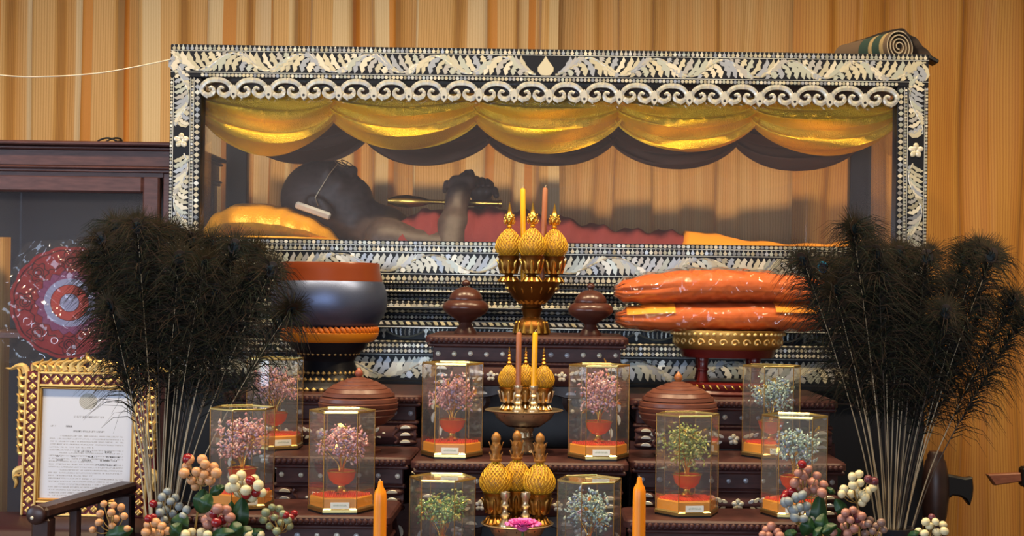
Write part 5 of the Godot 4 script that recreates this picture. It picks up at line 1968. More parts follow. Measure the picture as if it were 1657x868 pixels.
func boxes() -> void:
	mat("box_brass", Color(0.84, 0.76, 0.50), 0.3, 1.0)
	mat("satin_yellow", Color(0.93, 0.60, 0.10), 0.4)
	mat("satin_red", Color(0.88, 0.27, 0.10), 0.45)
	mat("bowl_orange", Color(0.80, 0.30, 0.10), 0.18)
	var m := mat("label_print", Color.WHITE, 0.5)
	m.albedo_texture = image_tex(label_image())
	var pink := [Color(0.66, 0.30, 0.30), Color(0.74, 0.42, 0.40), Color(0.58, 0.25, 0.26), Color(0.78, 0.54, 0.48), Color(0.40, 0.30, 0.48), Color(0.70, 0.36, 0.34)]
	var green := [Color(0.16, 0.30, 0.07), Color(0.24, 0.36, 0.10), Color(0.34, 0.42, 0.14), Color(0.12, 0.24, 0.10), Color(0.45, 0.42, 0.12)]
	var jade := [Color(0.34, 0.50, 0.42), Color(0.44, 0.58, 0.52), Color(0.30, 0.42, 0.40), Color(0.52, 0.62, 0.52), Color(0.22, 0.30, 0.45)]
	var olive := [Color(0.30, 0.34, 0.07), Color(0.42, 0.44, 0.12), Color(0.24, 0.32, 0.08), Color(0.50, 0.46, 0.16), Color(0.18, 0.27, 0.08)]
	# column of the picture, step height, centre depth, turn in degrees, colours, label words
	var a := [
		[444, 1.100, 0.530, 30, pink, "pink", "on the step beside the alms bowl stand"],
		[391, 1.012, 0.82, 25, pink, "pink", "on the low step behind the cream berry spray"],
		[552, 1.012, 0.845, 6, pink, "pink", "on the low step beside an orange candle"],
		[731, 1.100, 0.635, 0, pink, "pink", "beside the silver tray on its alms bowl side"],
		[968, 1.100, 0.635, 4, pink, "pink", "beside the silver tray on its wrapped robes side"],
		[714, 0.885, 0.89, -4, green, "leaf-green", "on the lowest step beside the bronze urns"],
		[952, 0.885, 0.89, 15, jade, "blue-green", "on the lowest step beside the bronze urns"],
		[1111, 1.012, 0.825, 10, olive, "olive-green", "on the low step below a ridged jar"],
		[1247, 1.100, 0.56, 7, jade, "jade-green", "on the step below the wrapped robes"],
		[1284, 1.012, 0.825, -8, jade, "pale jade", "on the low step behind grey and peach berries"],
	]
	for k in a.size():
		var r: Array = a[k]
		var p := spot(r[0], r[1], r[2])
		hex_box(p, deg_to_rad(r[3]), "glass box with %s crystal tree, %s" % [r[5], r[6]])
		crystal_tree(p + Vector3(0, 0.0358, 0), deg_to_rad(r[3] * 2.0), "%s crystal tree %s" % [r[5], r[6]], r[4], 700 + k, 1.0)


# ---------------------------------------------------------------- peacock feathers
func feather(base: Vector3, tip: Vector3, sway: Vector3, sd: int, label: String, group: String, bare: float, bright := false) -> void:
	rng.seed = sd
	var t := thing("peacock_feather", label, "feather", base, group)
	var e := tip - base
	var path := spline([Vector3.ZERO, e * 0.3 - sway * 0.35, e * 0.65 - sway * 0.3, e], 8)
	var m := path.size()
	var rad := []
	for k in m: rad.append(lerpf(0.0021, 0.0004, float(k) / (m - 1)))
	var b := MB.new()
	b.tube(path, rad, 5)
	put(b, "shaft", M.quill if rng.randf() < 0.8 or bright else M.quill_dark, t)
	b = MB.new()
	var along := func(u: float) -> Vector3:
		var f := u * (m - 1)
		var k := mini(int(f), m - 2)
		return path[k].lerp(path[k + 1], f - k)
	var dirn: Vector3 = (path[m - 1] - path[m - 4]).normalized()
	var count := 330
	for k in count:
		var u := lerpf(bare, 1.0, pow(float(k) / count, 0.55))
		var p: Vector3 = along.call(u)
		var d: Vector3 = (along.call(minf(u + 0.03, 1.0)) - along.call(maxf(u - 0.03, 0.0))).normalized()
		var an := rng.randf() * TAU
		var out := d.cross(Vector3(sin(an), 0.2, cos(an))).normalized()
		if rng.randf() < 0.35: out = (Vector3(out.x * 1.0, out.y, out.z * 0.35)).normalized()
		var l := lerpf(0.095, 0.052, u) * rng.randf_range(0.6, 1.25)
		var droop := Vector3(rng.randf_range(-0.014, 0.014), -0.026, 0) * rng.randf()
		var pts := [p, p + (d * 0.75 + out * 0.7) * l * 0.4, p + (d * 0.55 + out) * l * 0.8 + droop * 0.4, p + (d * 0.2 + out * 1.2) * l * 1.1 + droop]
		b.col = [Color(0.014, 0.013, 0.010), Color(0.009, 0.010, 0.009), Color(0.024, 0.018, 0.012), Color(0.011, 0.014, 0.011)][rng.randi() % 4]
		b.hair(pts, rng.randf_range(0.0014, 0.0030), Vector3(rng.randf_range(-0.4, 0.4), 0.2, 1).normalized())
	put(b, "barbs", M.barb, t)
	# the eye: a dense fan of barbs with the dark-blue spot in it
	b = MB.new()
	var side := dirn.cross(Vector3(0, 0, 1)).normalized()
	var fc := side.cross(dirn)
	if fc.z < 0.0: fc = -fc
	fc = (fc + (Vector3.ZERO if bright else Vector3(rng.randf_range(-1.3, 1.3), rng.randf_range(-0.3, 0.6), 0))).normalized()
	side = dirn.cross(fc).normalized()
	for k in 130:
		var an := lerpf(-2.5, 2.5, k / 129.0)
		var q := dirn * cos(an) + side * sin(an)
		var l := rng.randf_range(0.030, 0.056)
		b.col = [Color(0.030, 0.024, 0.013), Color(0.020, 0.020, 0.014), Color(0.045, 0.030, 0.016)][k % 3]
		b.hair([e - dirn * 0.012, e + q * l * 0.5 + fc * 0.003, e + q * l + fc * rng.randf_range(-0.004, 0.004)], 0.0022, fc)
	put(b, "fan_barbs", M.barb, t)
	b = MB.new()
	for a in ([[0.0185, 0.022, 0.0, Color(0.05, 0.034, 0.016)], [0.0120, 0.0135, 0.0012, Color(0.01, 0.16, 0.30)], [0.0096, 0.0106, 0.002, Color(0.004, 0.006, 0.03)]] if bright else [[0.0145, 0.018, 0.0, Color(0.020, 0.015, 0.009)], [0.0095, 0.011, 0.0012, Color(0.005, 0.012, 0.018)], [0.0078, 0.0088, 0.002, Color(0.003, 0.004, 0.008)]]):
		b.col = a[3]
		var o := PackedVector2Array()
		for k in 18: o.append(Vector2(a[0] * cos(TAU * k / 18), a[1] * sin(TAU * k / 18) - a[2] * 2.0))
		b.prism(Transform3D(Basis(side, dirn, side.cross(dirn)) if side.cross(dirn).dot(fc) > 0 else Basis(-side, dirn, (-side).cross(dirn)), e + fc * (0.004 + a[2])), o, 0.0, 0.001, 0.0004)
	put(b, "eye_spot", M.eye, t)


func vase(p: Vector3, label: String, mt: Material, h: float) -> void:
	var t := thing("vase", label, "vase", p)
	lathed("body", P([[0, 0], [0.055, 0], [0.06, 0.01], [0.045, 0.04], [0.062, h * 0.35], [0.075, h * 0.6], [0.055, h * 0.82], [0.034, h * 0.92], [0.046, h], [0.042, h], [0.030, h * 0.93], [0, h * 0.9]]), mt, t, 28)


func feathers() -> void:
	mat("quill", Color(0.74, 0.67, 0.54), 0.5)
	mat("quill_dark", Color(0.30, 0.25, 0.20), 0.5)
	var m := mat("barb", Color.WHITE, 0.7, 0.0, 0.2)
	m.vertex_color_use_as_albedo = true
	m.cull_mode = BaseMaterial3D.CULL_DISABLED
	m = mat("eye", Color.WHITE, 0.5, 0.0, 0.3)
	m.vertex_color_use_as_albedo = true
	mat("vase_dark", Color(0.12, 0.09, 0.09), 0.3)
	mat("vase_grey", Color(0.20, 0.20, 0.23), 0.35)
	var z := 0.50
	var left := [[165, 372], [190, 352], [222, 350], [250, 358], [280, 362], [312, 372], [345, 378], [380, 382], [412, 392], [150, 405], [185, 395], [215, 392], [250, 400], [290, 402], [330, 410], [370, 415], [405, 430], [160, 440], [205, 435], [245, 445], [300, 445], [350, 455], [395, 470], [180, 480], [470, 485], [440, 420]]
	for k in left.size():
		var c: Array = left[k]
		rng.seed = 900 + k
		var bx: float = 262.0 + (c[0] - 280.0) * 0.17 + rng.randf_range(-5, 5)
		var zz := z + rng.randf_range(-0.09, 0.09) + (0.16 if c[0] == 470 else 0.0)
		var b := at(bx, 842, z + rng.randf_range(-0.02, 0.02))
		var tip := at(c[0], c[1] + 16, zz)
		feather(b, tip, Vector3((tip.x - b.x) * 0.25, 0, 0), 1000 + k, "dark peacock feather in the bundle beside the gilt picture frame" if c[0] != 470 else "dark peacock feather leaning across the alms bowl", "peacock feathers beside the picture frame" if c[0] != 470 else "", 0.49)
	vase(Vector3(at(285, 842, z).x, 0.72, z), "dark vase holding the peacock feathers beside the gilt picture frame", M.vase_dark, at(285, 842, z).y - 0.72 + 0.035)
	plinth(Vector3(at(285, 842, z).x, 0.36, z), Vector3(0.19, 0.72, 0.19), "dark wooden plinth under the vase beside the picture frame")
	var right := [[1380, 352], [1395, 360], [1330, 415], [1300, 405], [1395, 400], [1420, 392], [1360, 420], [1455, 395], [1468, 405], [1430, 430], [1490, 448], [1500, 400], [1475, 470], [1530, 490], [1560, 400], [1585, 388], [1605, 398], [1540, 440], [1400, 470], [1370, 470], [1440, 480], [1510, 520], [1350, 450], [1415, 440], [1640, 470], [1655, 500], [1590, 480], [1550, 530]]
	var blue := {2: "peacock feather with a clear blue eye beside the wrapped robes", 8: "peacock feather with a clear blue eye against the case corner"}
	for k in right.size():
		var c: Array = right[k]
		rng.seed = 1300 + k
		var bx: float = 1442.0 + (c[0] - 1450.0) * 0.14 + rng.randf_range(-5, 5)
		var zz := z + rng.randf_range(-0.09, 0.09)
		var b := at(bx, 862, z + rng.randf_range(-0.02, 0.02))
		var tip := at(c[0], c[1] + 16, zz)
		feather(b, tip, Vector3((tip.x - b.x) * 0.25, 0, 0), 1400 + k, "dark peacock feather in the bundle beside the axe-shaped bracket" if not blue.has(k) else blue[k], "peacock feathers beside the axe-shaped bracket" if not blue.has(k) else "", 0.47, blue.has(k))
	vase(Vector3(at(1445, 862, z).x, 0.72, z), "grey vase holding the peacock feathers beside the axe-shaped bracket", M.vase_grey, at(1445, 862, z).y - 0.72 + 0.012)
	plinth(Vector3(at(1445, 862, z).x, 0.36, z), Vector3(0.24, 0.72, 0.24), "dark wooden plinth under the grey vase")


func plinth(p: Vector3, size: Vector3, label: String) -> void:
	var t := thing("plinth", label, "plinth", p - Vector3(0, size.y / 2, 0))
	var b := MB.new()
	b.box(T(Vector3(0, size.y / 2 - 0.01, 0)), Vector3(size.x - 0.04, size.y - 0.02, size.z - 0.04), 0.004)
	put(b, "body", M.dark_wood, t)
	b = MB.new()
	b.box(T(Vector3(0, size.y - 0.012, 0)), Vector3(size.x, 0.024, size.z), 0.006)
	put(b, "top", M.dark_wood, t)
	b = MB.new()
	b.box(T(Vector3(0, 0.02, 0)), Vector3(size.x, 0.04, size.z), 0.006)
	put(b, "foot", M.dark_wood, t)


# ---------------------------------------------------------------- artificial berry sprays
func spray(root: Vector3, berries: Array, z: float, mats: Array, size: Vector2, label: String, leaves: Array, sd: int) -> void:
	rng.seed = sd
	var t := thing("berry_spray", label, "artificial flowers", root)
	var cen := Vector3.ZERO
	for q in berries: cen += at(q[0], q[1], z)
	cen = cen / berries.size() - root
	var b := MB.new()
	var fork := cen - Vector3(0, 0.03, 0.012)
	b.tube(spline([Vector3.ZERO, fork * Vector3(0.4, 0.5, 0.4), fork], 5), [0.0028, 0.0022], 6)
	var me := MB.new()
	me.ell(T(), Vector3(1, 1, 1), 14, 10)
	var em := me.mesh()
	for k in berries.size():
		var q: Array = berries[k]
		var p := at(q[0], q[1], z + rng.randf_range(-0.02, 0.02)) - root
		b.tube(spline([fork, fork.lerp(p, 0.6) + Vector3(0, -0.006, 0), p], 3), [0.0013, 0.001], 4, false)
		var s := rng.randf_range(0.88, 1.12)
		var mt: Material = M[mats[(q[2] if q.size() > 2 else 0)]]
		var k2: float = 0.6 if q.size() > 2 and q[2] == 2 else 1.0
		show_mesh(em, "berry", mt, t, Transform3D(Basis.from_euler(Vector3(rng.randf_range(-0.5, 0.5), 0, rng.randf_range(-1.6, 1.6))) * Basis.from_scale(Vector3(size.x, size.y * 1.12, size.x * 0.9) * s * k2), p))
	put(b, "stems", M.stem_tan, t)
	for l in leaves:
		var a := at(l[0], l[1], z + 0.01) - root
		var c := at(l[2], l[3], z + 0.015) - root
		var w: float = l[4]
		var lb := MB.new()
		var d := c - a
		var sd2 := d.cross(Vector3(0, 0.2, 1)).normalized()
		lb.surf(func(u: float, v: float) -> Vector3:
			var x := (u - 0.5) * 2.0
			var wide := w * pow(sin(PI * clampf(v * 0.97 + 0.015, 0.0, 1.0)), 0.7)
			return a + d * v + sd2 * x * wide + Vector3(0, 0, 0.010 * sin(PI * v) - 0.006 * absf(x) + 0.002 * sin(v * 14.0) * absf(x)), 6, 12, Vector3(0, 0, 1))
		put(lb, "leaf", M.leaf_green, t)


func sprays() -> void:
	mat("stem_tan", Color(0.62, 0.50, 0.26), 0.6)
	var m := mat("leaf_green", Color(0.08, 0.24, 0.10), 0.45)
	m.cull_mode = BaseMaterial3D.CULL_DISABLED
	mat("berry_peach", Color(0.78, 0.58, 0.40), 0.4)
	mat("berry_cream", Color(0.82, 0.78, 0.62), 0.4)
	mat("berry_grey", Color(0.52, 0.56, 0.57), 0.4)
	mat("berry_red", Color(0.52, 0.10, 0.13), 0.25)
	mat("berry_green", Color(0.50, 0.53, 0.40), 0.35)
	mat("berry_rose", Color(0.66, 0.46, 0.40), 0.4)
	mat("berry_dusky", Color(0.52, 0.42, 0.38), 0.35)
	mat("berry_wine", Color(0.40, 0.20, 0.24), 0.3)
	var z := 1.02
	var L := Vector3(at(300, 868, z).x, 0.80, z)
	var R := Vector3(at(1400, 868, z).x, 0.80, z)
	vase(Vector3(L.x, 0.42, z - 0.01), "dark vase with berry sprays below the picture frame side", M.vase_dark, 0.40)
	vase(Vector3(R.x, 0.42, z - 0.01), "dark vase with berry sprays below the wrapped robes side", M.vase_dark, 0.40)
	plinth(Vector3(L.x, 0.21, z - 0.01), Vector3(0.22, 0.42, 0.18), "low dark plinth under the berry vase, picture frame side")
	plinth(Vector3(R.x, 0.21, z - 0.01), Vector3(0.22, 0.42, 0.18), "low dark plinth under the berry vase, wrapped robes side")
	spray(L, [[168, 816], [184, 818], [196, 822], [162, 832], [180, 830], [201, 836], [160, 846], [182, 852], [206, 856], [188, 840], [150, 858]], z, ["berry_peach"], Vector2(0.0075, 0.0062), "peach berry spray beside the dark wooden rail", [[170, 868, 215, 858, 0.014]], 1)
	spray(L, [[262, 805], [271, 796], [257, 818], [276, 812], [268, 826], [284, 806], [290, 820], [259, 830], [302, 826], [296, 836], [266, 842], [280, 832], [248, 816, 1]], z - 0.02, ["berry_grey", "berry_red"], Vector2(0.0085, 0.0066), "blue-grey berry spray in front of the feather shafts", [[285, 868, 298, 830, 0.018], [270, 868, 300, 850, 0.014]], 2)
	spray(L, [[327, 744], [332, 752], [298, 766], [318, 764], [342, 762], [310, 778], [326, 778], [340, 778], [316, 788], [302, 756], [306, 744], [304, 743, 1], [330, 768], [350, 766], [346, 756]], z - 0.03, ["berry_peach", "berry_red"], Vector2(0.0096, 0.0085), "tall peach berry spray in front of the pink crystal tree", [[322, 832, 330, 792, 0.016], [338, 800, 364, 788, 0.010]], 3)
	spray(L, [[378, 776], [390, 770], [380, 788], [394, 782], [412, 776], [418, 786], [386, 798], [424, 798], [408, 806], [398, 794], [372, 790], [414, 798, 1], [398, 801, 1], [405, 778, 1]], z - 0.01, ["berry_cream", "berry_red"], Vector2(0.0098, 0.0092), "cream berry spray with dark red berries before a glass box", [[385, 866, 392, 806, 0.018], [372, 866, 374, 812, 0.012]], 4)
	spray(L, [[340, 828], [352, 824], [366, 826], [334, 842], [344, 836], [372, 838], [368, 848], [352, 858], [360, 842, 1], [346, 832, 1], [350, 846, 1], [336, 850]], z + 0.02, ["berry_rose", "berry_red"], Vector2(0.0098, 0.0092), "rosy berry cluster between dark leaves", [[372, 866, 352, 860, 0.012], [326, 832, 340, 800, 0.014], [376, 845, 388, 868, 0.014]], 5)
	spray(L, [[430, 830], [440, 822], [452, 824], [426, 842], [444, 838], [458, 832], [436, 852], [454, 846], [468, 852], [466, 842], [448, 860], [462, 834, 1], [476, 832, 1], [470, 838, 1]], z, ["berry_green", "berry_red"], Vector2(0.0078, 0.0068), "grey-green berry spray before the low step", [[380, 868, 410, 858, 0.014], [400, 866, 426, 860, 0.010]], 6)
	spray(L, [[240, 850], [252, 846], [262, 852], [246, 862], [258, 864], [272, 860], [236, 862], [240, 840, 1], [248, 838, 1]], z + 0.03, ["berry_peach", "berry_red"], Vector2(0.0085, 0.0075), "low amber berry spray with red berries", [[275, 868, 292, 848, 0.012]], 7)
	spray(L, [[310, 862], [326, 862], [336, 866], [300, 866], [410, 864], [422, 866], [402, 867]], z + 0.03, ["berry_cream"], Vector2(0.0085, 0.0078), "cream berry spray lowest in front of the altar", [[340, 868, 380, 862, 0.012]], 8)
	spray(R, [[1292, 766], [1308, 760], [1322, 770], [1286, 782], [1300, 780], [1316, 782], [1290, 792], [1333, 785], [1330, 798], [1318, 792], [1304, 796], [1300, 770], [1298, 752, 1], [1274, 800, 1], [1282, 796, 1], [1270, 806, 1]], z - 0.02, ["berry_rose", "berry_red"], Vector2(0.0100, 0.0078), "peach and rose berry spray over a jade crystal box", [[1318, 868, 1328, 800, 0.016]], 9)
	spray(R, [[1288, 806], [1298, 802], [1276, 812], [1284, 826], [1294, 822], [1304, 820], [1310, 832], [1300, 840], [1286, 838], [1312, 842], [1270, 814], [1306, 846]], z, ["berry_grey"], Vector2(0.0095, 0.0070), "pale grey berry spray over a jade crystal box", [[1300, 868, 1312, 838, 0.014], [1322, 868, 1334, 832, 0.014]], 10)
	spray(R, [[1379, 772], [1390, 768], [1366, 792], [1380, 786], [1392, 782], [1362, 800], [1376, 800], [1388, 802], [1396, 800], [1404, 796], [1412, 790], [1395, 814], [1400, 806], [1386, 794], [1405, 776, 1], [1414, 780, 1]], z - 0.02, ["berry_cream", "berry_wine"], Vector2(0.0090, 0.0074), "cream berry spray beside the feather shafts", [[1370, 840, 1352, 808, 0.012], [1352, 800, 1338, 790, 0.006]], 11)
	spray(R, [[1368, 830], [1380, 826], [1388, 832], [1362, 840], [1376, 842], [1390, 846], [1366, 852], [1382, 856], [1394, 836], [1372, 864], [1348, 862], [1398, 850], [1378, 832, 1], [1388, 840, 1], [1370, 834, 1]], z + 0.01, ["berry_rose", "berry_wine"], Vector2(0.0082, 0.0078), "dense rose and wine berry cluster under the grey vase", [[1346, 866, 1338, 848, 0.016], [1330, 868, 1318, 858, 0.014]], 12)
	spray(R, [[1240, 858], [1248, 852], [1234, 866], [1258, 862], [1262, 868], [1244, 868]], z + 0.02, ["berry_rose"], Vector2(0.0085, 0.0075), "small rose berry spray low before the glass box", [[1268, 868, 1290, 862, 0.010]], 13)
	spray(R, [[1405, 848], [1418, 852], [1426, 846], [1412, 860], [1430, 858], [1400, 864], [1422, 866], [1408, 842]], z, ["berry_dusky"], Vector2(0.0075, 0.0066), "dusky brown berry spray at the foot of the feathers", [[1340, 868, 1362, 860, 0.012]], 14)
	spray(R, [[1486, 860], [1498, 845], [1514, 845], [1504, 852], [1526, 850], [1496, 864], [1516, 862], [1528, 860], [1508, 838, 1]], z, ["berry_cream", "berry_wine"], Vector2(0.0085, 0.0066), "pale peach berry spray under the axe-shaped bracket", [[1470, 868, 1488, 862, 0.008]], 15)


# ---------------------------------------------------------------- left side
func cabinet() -> void:
	mat("cabinet_dark", Color(0.16, 0.11, 0.115), 0.5)
	var zf := -0.17
	var zb := -0.62
	var xr := -1.03
	var xl := -2.1
	var w := xr - xl
	var cx := (xl + xr) / 2
	var cz := (zf + zb) / 2
	var d := zf - zb
	var top := at(140, 230, zf).y
	var t := thing("display_cabinet", "tall brown wooden display cabinet with glass door left of the case", "cabinet", Vector3(cx, 0, cz))
	var ys := func(py: float) -> float: return at(140, py, zf).y
	var bar := func(y0: float, y1: float, out: float, bev: float, called: String) -> void:
		var b := MB.new()
		b.box(T(Vector3(0, (y0 + y1) / 2, out / 2)), Vector3(w + out * 2, y1 - y0, d + out), bev)
		put(b, called, M.cabinet_wood, t)
	bar.call(ys.call(237.0), top, 0.030, 0.004, "cornice")
	bar.call(ys.call(243.0), ys.call(238.0), 0.018, 0.003, "cornice_moulding")
	bar.call(ys.call(269.0), ys.call(243.0), 0.006, 0.002, "frieze_board")
	bar.call(ys.call(274.0), ys.call(269.5), 0.016, 0.003, "frieze_moulding")
	bar.call(ys.call(279.0), ys.call(274.0), 0.010, 0.002, "frieze_moulding")
	# posts, top board, back glass, base
	for s in [-1.0, 1.0]:
		for zz in [d / 2 - 0.02, -d / 2 + 0.02]:
			var b := MB.new()
			b.box(T(Vector3(s * (w / 2 - 0.02), ys.call(279.0) / 2, zz)), Vector3(0.04, ys.call(279.0), 0.04), 0.002)
			put(b, "post", M.cabinet_wood, t)
	var b := MB.new()
	b.box(T(Vector3(0, (ys.call(283.0) + ys.call(279.0)) / 2 - 0.002, d / 2 - 0.015)), Vector3(w - 0.08, 0.014, 0.03), 0.001)
	put(b, "head_rail", M.cabinet_wood, t)
	b = MB.new()
	b.box(T(Vector3(0, 0.35, 0)), Vector3(w - 0.082, 0.7, d - 0.05), 0.003)
	put(b, "base_box", M.cabinet_wood, t)
	b = MB.new()
	b.box(T(Vector3(0, 1.32, -0.02)), Vector3(w - 0.082, 0.018, d - 0.10), 0.002)
	put(b, "shelf", M.cabinet_wood, t)
	b = MB.new()
	var open_x := -1.66 - cx
	b.box(T(Vector3((open_x + w / 2 - 0.04) / 2, 1.27, -d / 2 + 0.012)), Vector3(w / 2 - 0.04 - open_x, 1.2, 0.008))
	b.box(T(Vector3((open_x - w / 2 + 0.04) / 2, 1.74, -d / 2 + 0.012)), Vector3(open_x + w / 2 - 0.04, 0.26, 0.008))
	put(b, "back_panel", M.cabinet_dark, t)
	# door: stiles, rails, pane
	var dr := Node3D.new()
	dr.name = "door"
	t.add_child(dr)
	var dt: float = ys.call(284.0)
	var db := 0.72
	var dx1 := at(257, 400, zf).x - cx
	var dx0 := -w / 2 + 0.045
	var st := 0.047
	for a in [[Vector3(dx1 - st / 2, (dt + db) / 2, 0), Vector3(st, dt - db, 0.028), "stile"], [Vector3(dx0 + st / 2, (dt + db) / 2, 0), Vector3(st, dt - db, 0.028), "stile"], [Vector3((dx0 + dx1) / 2, dt - st / 2, 0), Vector3(dx1 - dx0 - st * 2, st, 0.028), "rail"], [Vector3((dx0 + dx1) / 2, db + st / 2, 0), Vector3(dx1 - dx0 - st * 2, st, 0.028), "rail"]]:
		b = MB.new()
		b.box(T(a[0] + Vector3(0, 0, d / 2 - 0.012)), a[1], 0.005)
		put(b, a[2], M.cabinet_wood, dr)
	b = MB.new()
	b.box(T(Vector3((dx0 + dx1) / 2, (dt + db) / 2, d / 2 - 0.018)), Vector3(dx1 - dx0 - st * 2 + 0.01, dt - db - st * 2 + 0.01, 0.004))
	put(b, "pane", M.case_glass, dr)
	# coil of black cable on top
	var cb := thing("cable_coil", "small coil of black cable lying on the wooden cabinet", "cable", Vector3(at(158, 228, zf).x, top, -0.26))
	b = MB.new()
	rng.seed = 5
	for k in 3:
		var pts := []
		for j in 21:
			var an := TAU * j / 20
			pts.append(Vector3(0.034 * cos(an) * (1.0 - 0.12 * k) + 0.006 * k, 0.005 + 0.010 * k * maxf(0.0, sin(an + 1.0 + k)), 0.024 * sin(an)))
		b.tube(pts, [0.0028], 6, false)
	b.tube(spline([Vector3(0.036, 0.004, 0), Vector3(0.02, 0.016, 0.01), Vector3(0.0, 0.021, 0.01), Vector3(-0.022, 0.014, 0.01), Vector3(-0.04, 0.004, 0.0), Vector3(-0.06, 0.003, 0.01)], 5), [0.0026], 6)
	put(b, "loops", M.black_plain, cb)
	b = MB.new()
	b.ell(T(Vector3(-0.004, 0.005, 0.0)), Vector3(0.022, 0.008, 0.016), 12, 8)
	put(b, "plug", M.black_plain, cb)


func fan_image() -> Image:
	var n := 512
	var im := Image.create(n, n, false, Image.FORMAT_RGB8)
	var red := Color(0.44, 0.13, 0.17)
	var line := Color(0.22, 0.06, 0.12)
	var pale := Color(0.47, 0.50, 0.66)
	var purple := Color(0.40, 0.22, 0.38)
	for y in n:
		for x in n:
			var p := Vector2(x - 256.0, y - 256.0) / 256.0
			var r := p.length()
			var a := atan2(p.y, p.x)
			var c := red
			var star := 0.52 + 0.07 * absf(fposmod(a * 18.0 / TAU, 1.0) - 0.5) * 2.0
			if r < 0.16: c = pale
			elif r < 0.17: c = line
			elif r < 0.32: c = Color(0.56, 0.22, 0.22)
			elif r < 0.33: c = line
			elif r < 0.44: c = pale
			elif r < star: c = purple
			elif r < star + 0.012: c = line
			else:
				# ring of round flowers with petal outlines
				var k := roundf(a * 8.0 / TAU) * TAU / 8.0
				var q := p - Vector2(cos(k), sin(k)) * 0.76
				var rr := q.length()
				var lobes := 0.15 + 0.025 * cos(atan2(q.y, q.x) * 6.0)
				for e in [0.05, 0.09, lobes]:
					if absf(rr - e) < 0.012: c = line
				if absf(r - 0.94) < 0.012: c = line
				var zig := 0.64 + 0.05 * absf(fposmod(a * 24.0 / TAU, 1.0) - 0.5) * 2.0
				if rr > lobes and absf(r - zig) < 0.011: c = line
			im.set_pixel(x, y, c)
	return im


func fan() -> void:
	var z := -0.06
	var c := at(113, 490, z)
	var t := thing("ceremonial_fan", "round red embroidered fan with pale rings wrapped in clear plastic", "fan", c, "", 0.12)
	glass("plastic_smooth", 0.006, Color(1, 1, 1), 0.05)
	var m := mat("fan_cloth", Color.WHITE, 0.7)
	m.albedo_texture = image_tex(fan_image())
	var r := 0.152
	var b := MB.new()
	# shallow radial ribs; the rim is scalloped
	var rings := 12
	var segs := 96
	for j in rings + 1:
		for k in segs + 1:
			var a := TAU * k / segs
			var rr := r * j / rings * (1.0 + 0.03 * absf(sin(a * 8.0)) * pow(float(j) / rings, 4.0))
			var q := Vector2(cos(a), sin(a)) * (float(j) / rings)
			b.vert(Vector3(cos(a) * rr, sin(a) * rr * 0.97, 0.002 * sin(a * 32.0) * j / rings + 0.006 * (1.0 - float(j) / rings)), Vector3(0.12 * cos(a * 32.0) * -sin(a), 0.12 * cos(a * 32.0) * cos(a), 1).normalized(), Vector2(0.5 + q.x * 0.5, 0.5 - q.y * 0.5))
	for j in rings:
		for k in segs:
			var o := j * (segs + 1) + k
			b.quad(o, o + 1, o + segs + 2, o + segs + 1)
	put(b, "disc", m, t)
	var back := PackedVector2Array()
	for k in 64: back.append(Vector2(cos(TAU * k / 64), sin(TAU * k / 64) * 0.97) * r * 0.99)
	b = MB.new()
	b.prism(T(), back, -0.012, -0.003, 0.0)
	put(b, "backing", M.red_ground, t)
	b = MB.new()
	b.tube([Vector3(0, -0.13, -0.012), Vector3(0, -0.50, -0.012), Vector3(0, -1.30, -0.012)], [0.009], 10)
	put(b, "handle", M.brown_wood, t)
	b = MB.new()
	b.lathe(T(Vector3(0, -c.y, -0.012)), P([[0, 0], [0.10, 0], [0.10, 0.015], [0.03, 0.03], [0.02, 0.14], [0, 0.14]]), 28)
	put(b, "stand", M.dark_wood, t)
	# loose bag: bulging sheet in front, gathered at the top
	b = MB.new()
	b.surf(func(u: float, v: float) -> Vector3:
		var x := (u - 0.5) * 2.0
		var y := (v - 0.5) * 2.0
		var wide := 0.165 * (1.0 - 0.30 * maxf(0.0, y) * maxf(0.0, y)) * (1.0 - 0.06 * y)
		var bulge := 0.030 * (1.0 - x * x) * (1.0 - y * y)
		var cr := 0.012 * absf(sin(x * 2.6 + y * 3.4 + 0.4)) + 0.010 * absf(sin(x * 3.9 - y * 2.7 + 1.0)) + 0.005 * sin(x * 9.0 + y * 13.0) + 0.002 * sin(x * 19.0 - y * 15.0)
		return Vector3(x * wide, y * 0.168 + 0.010 * x * x * -y, 0.014 + bulge + cr), 60, 60, Vector3(0, 0, 1))
	put(b, "plastic_bag", M.plastic_smooth, t)


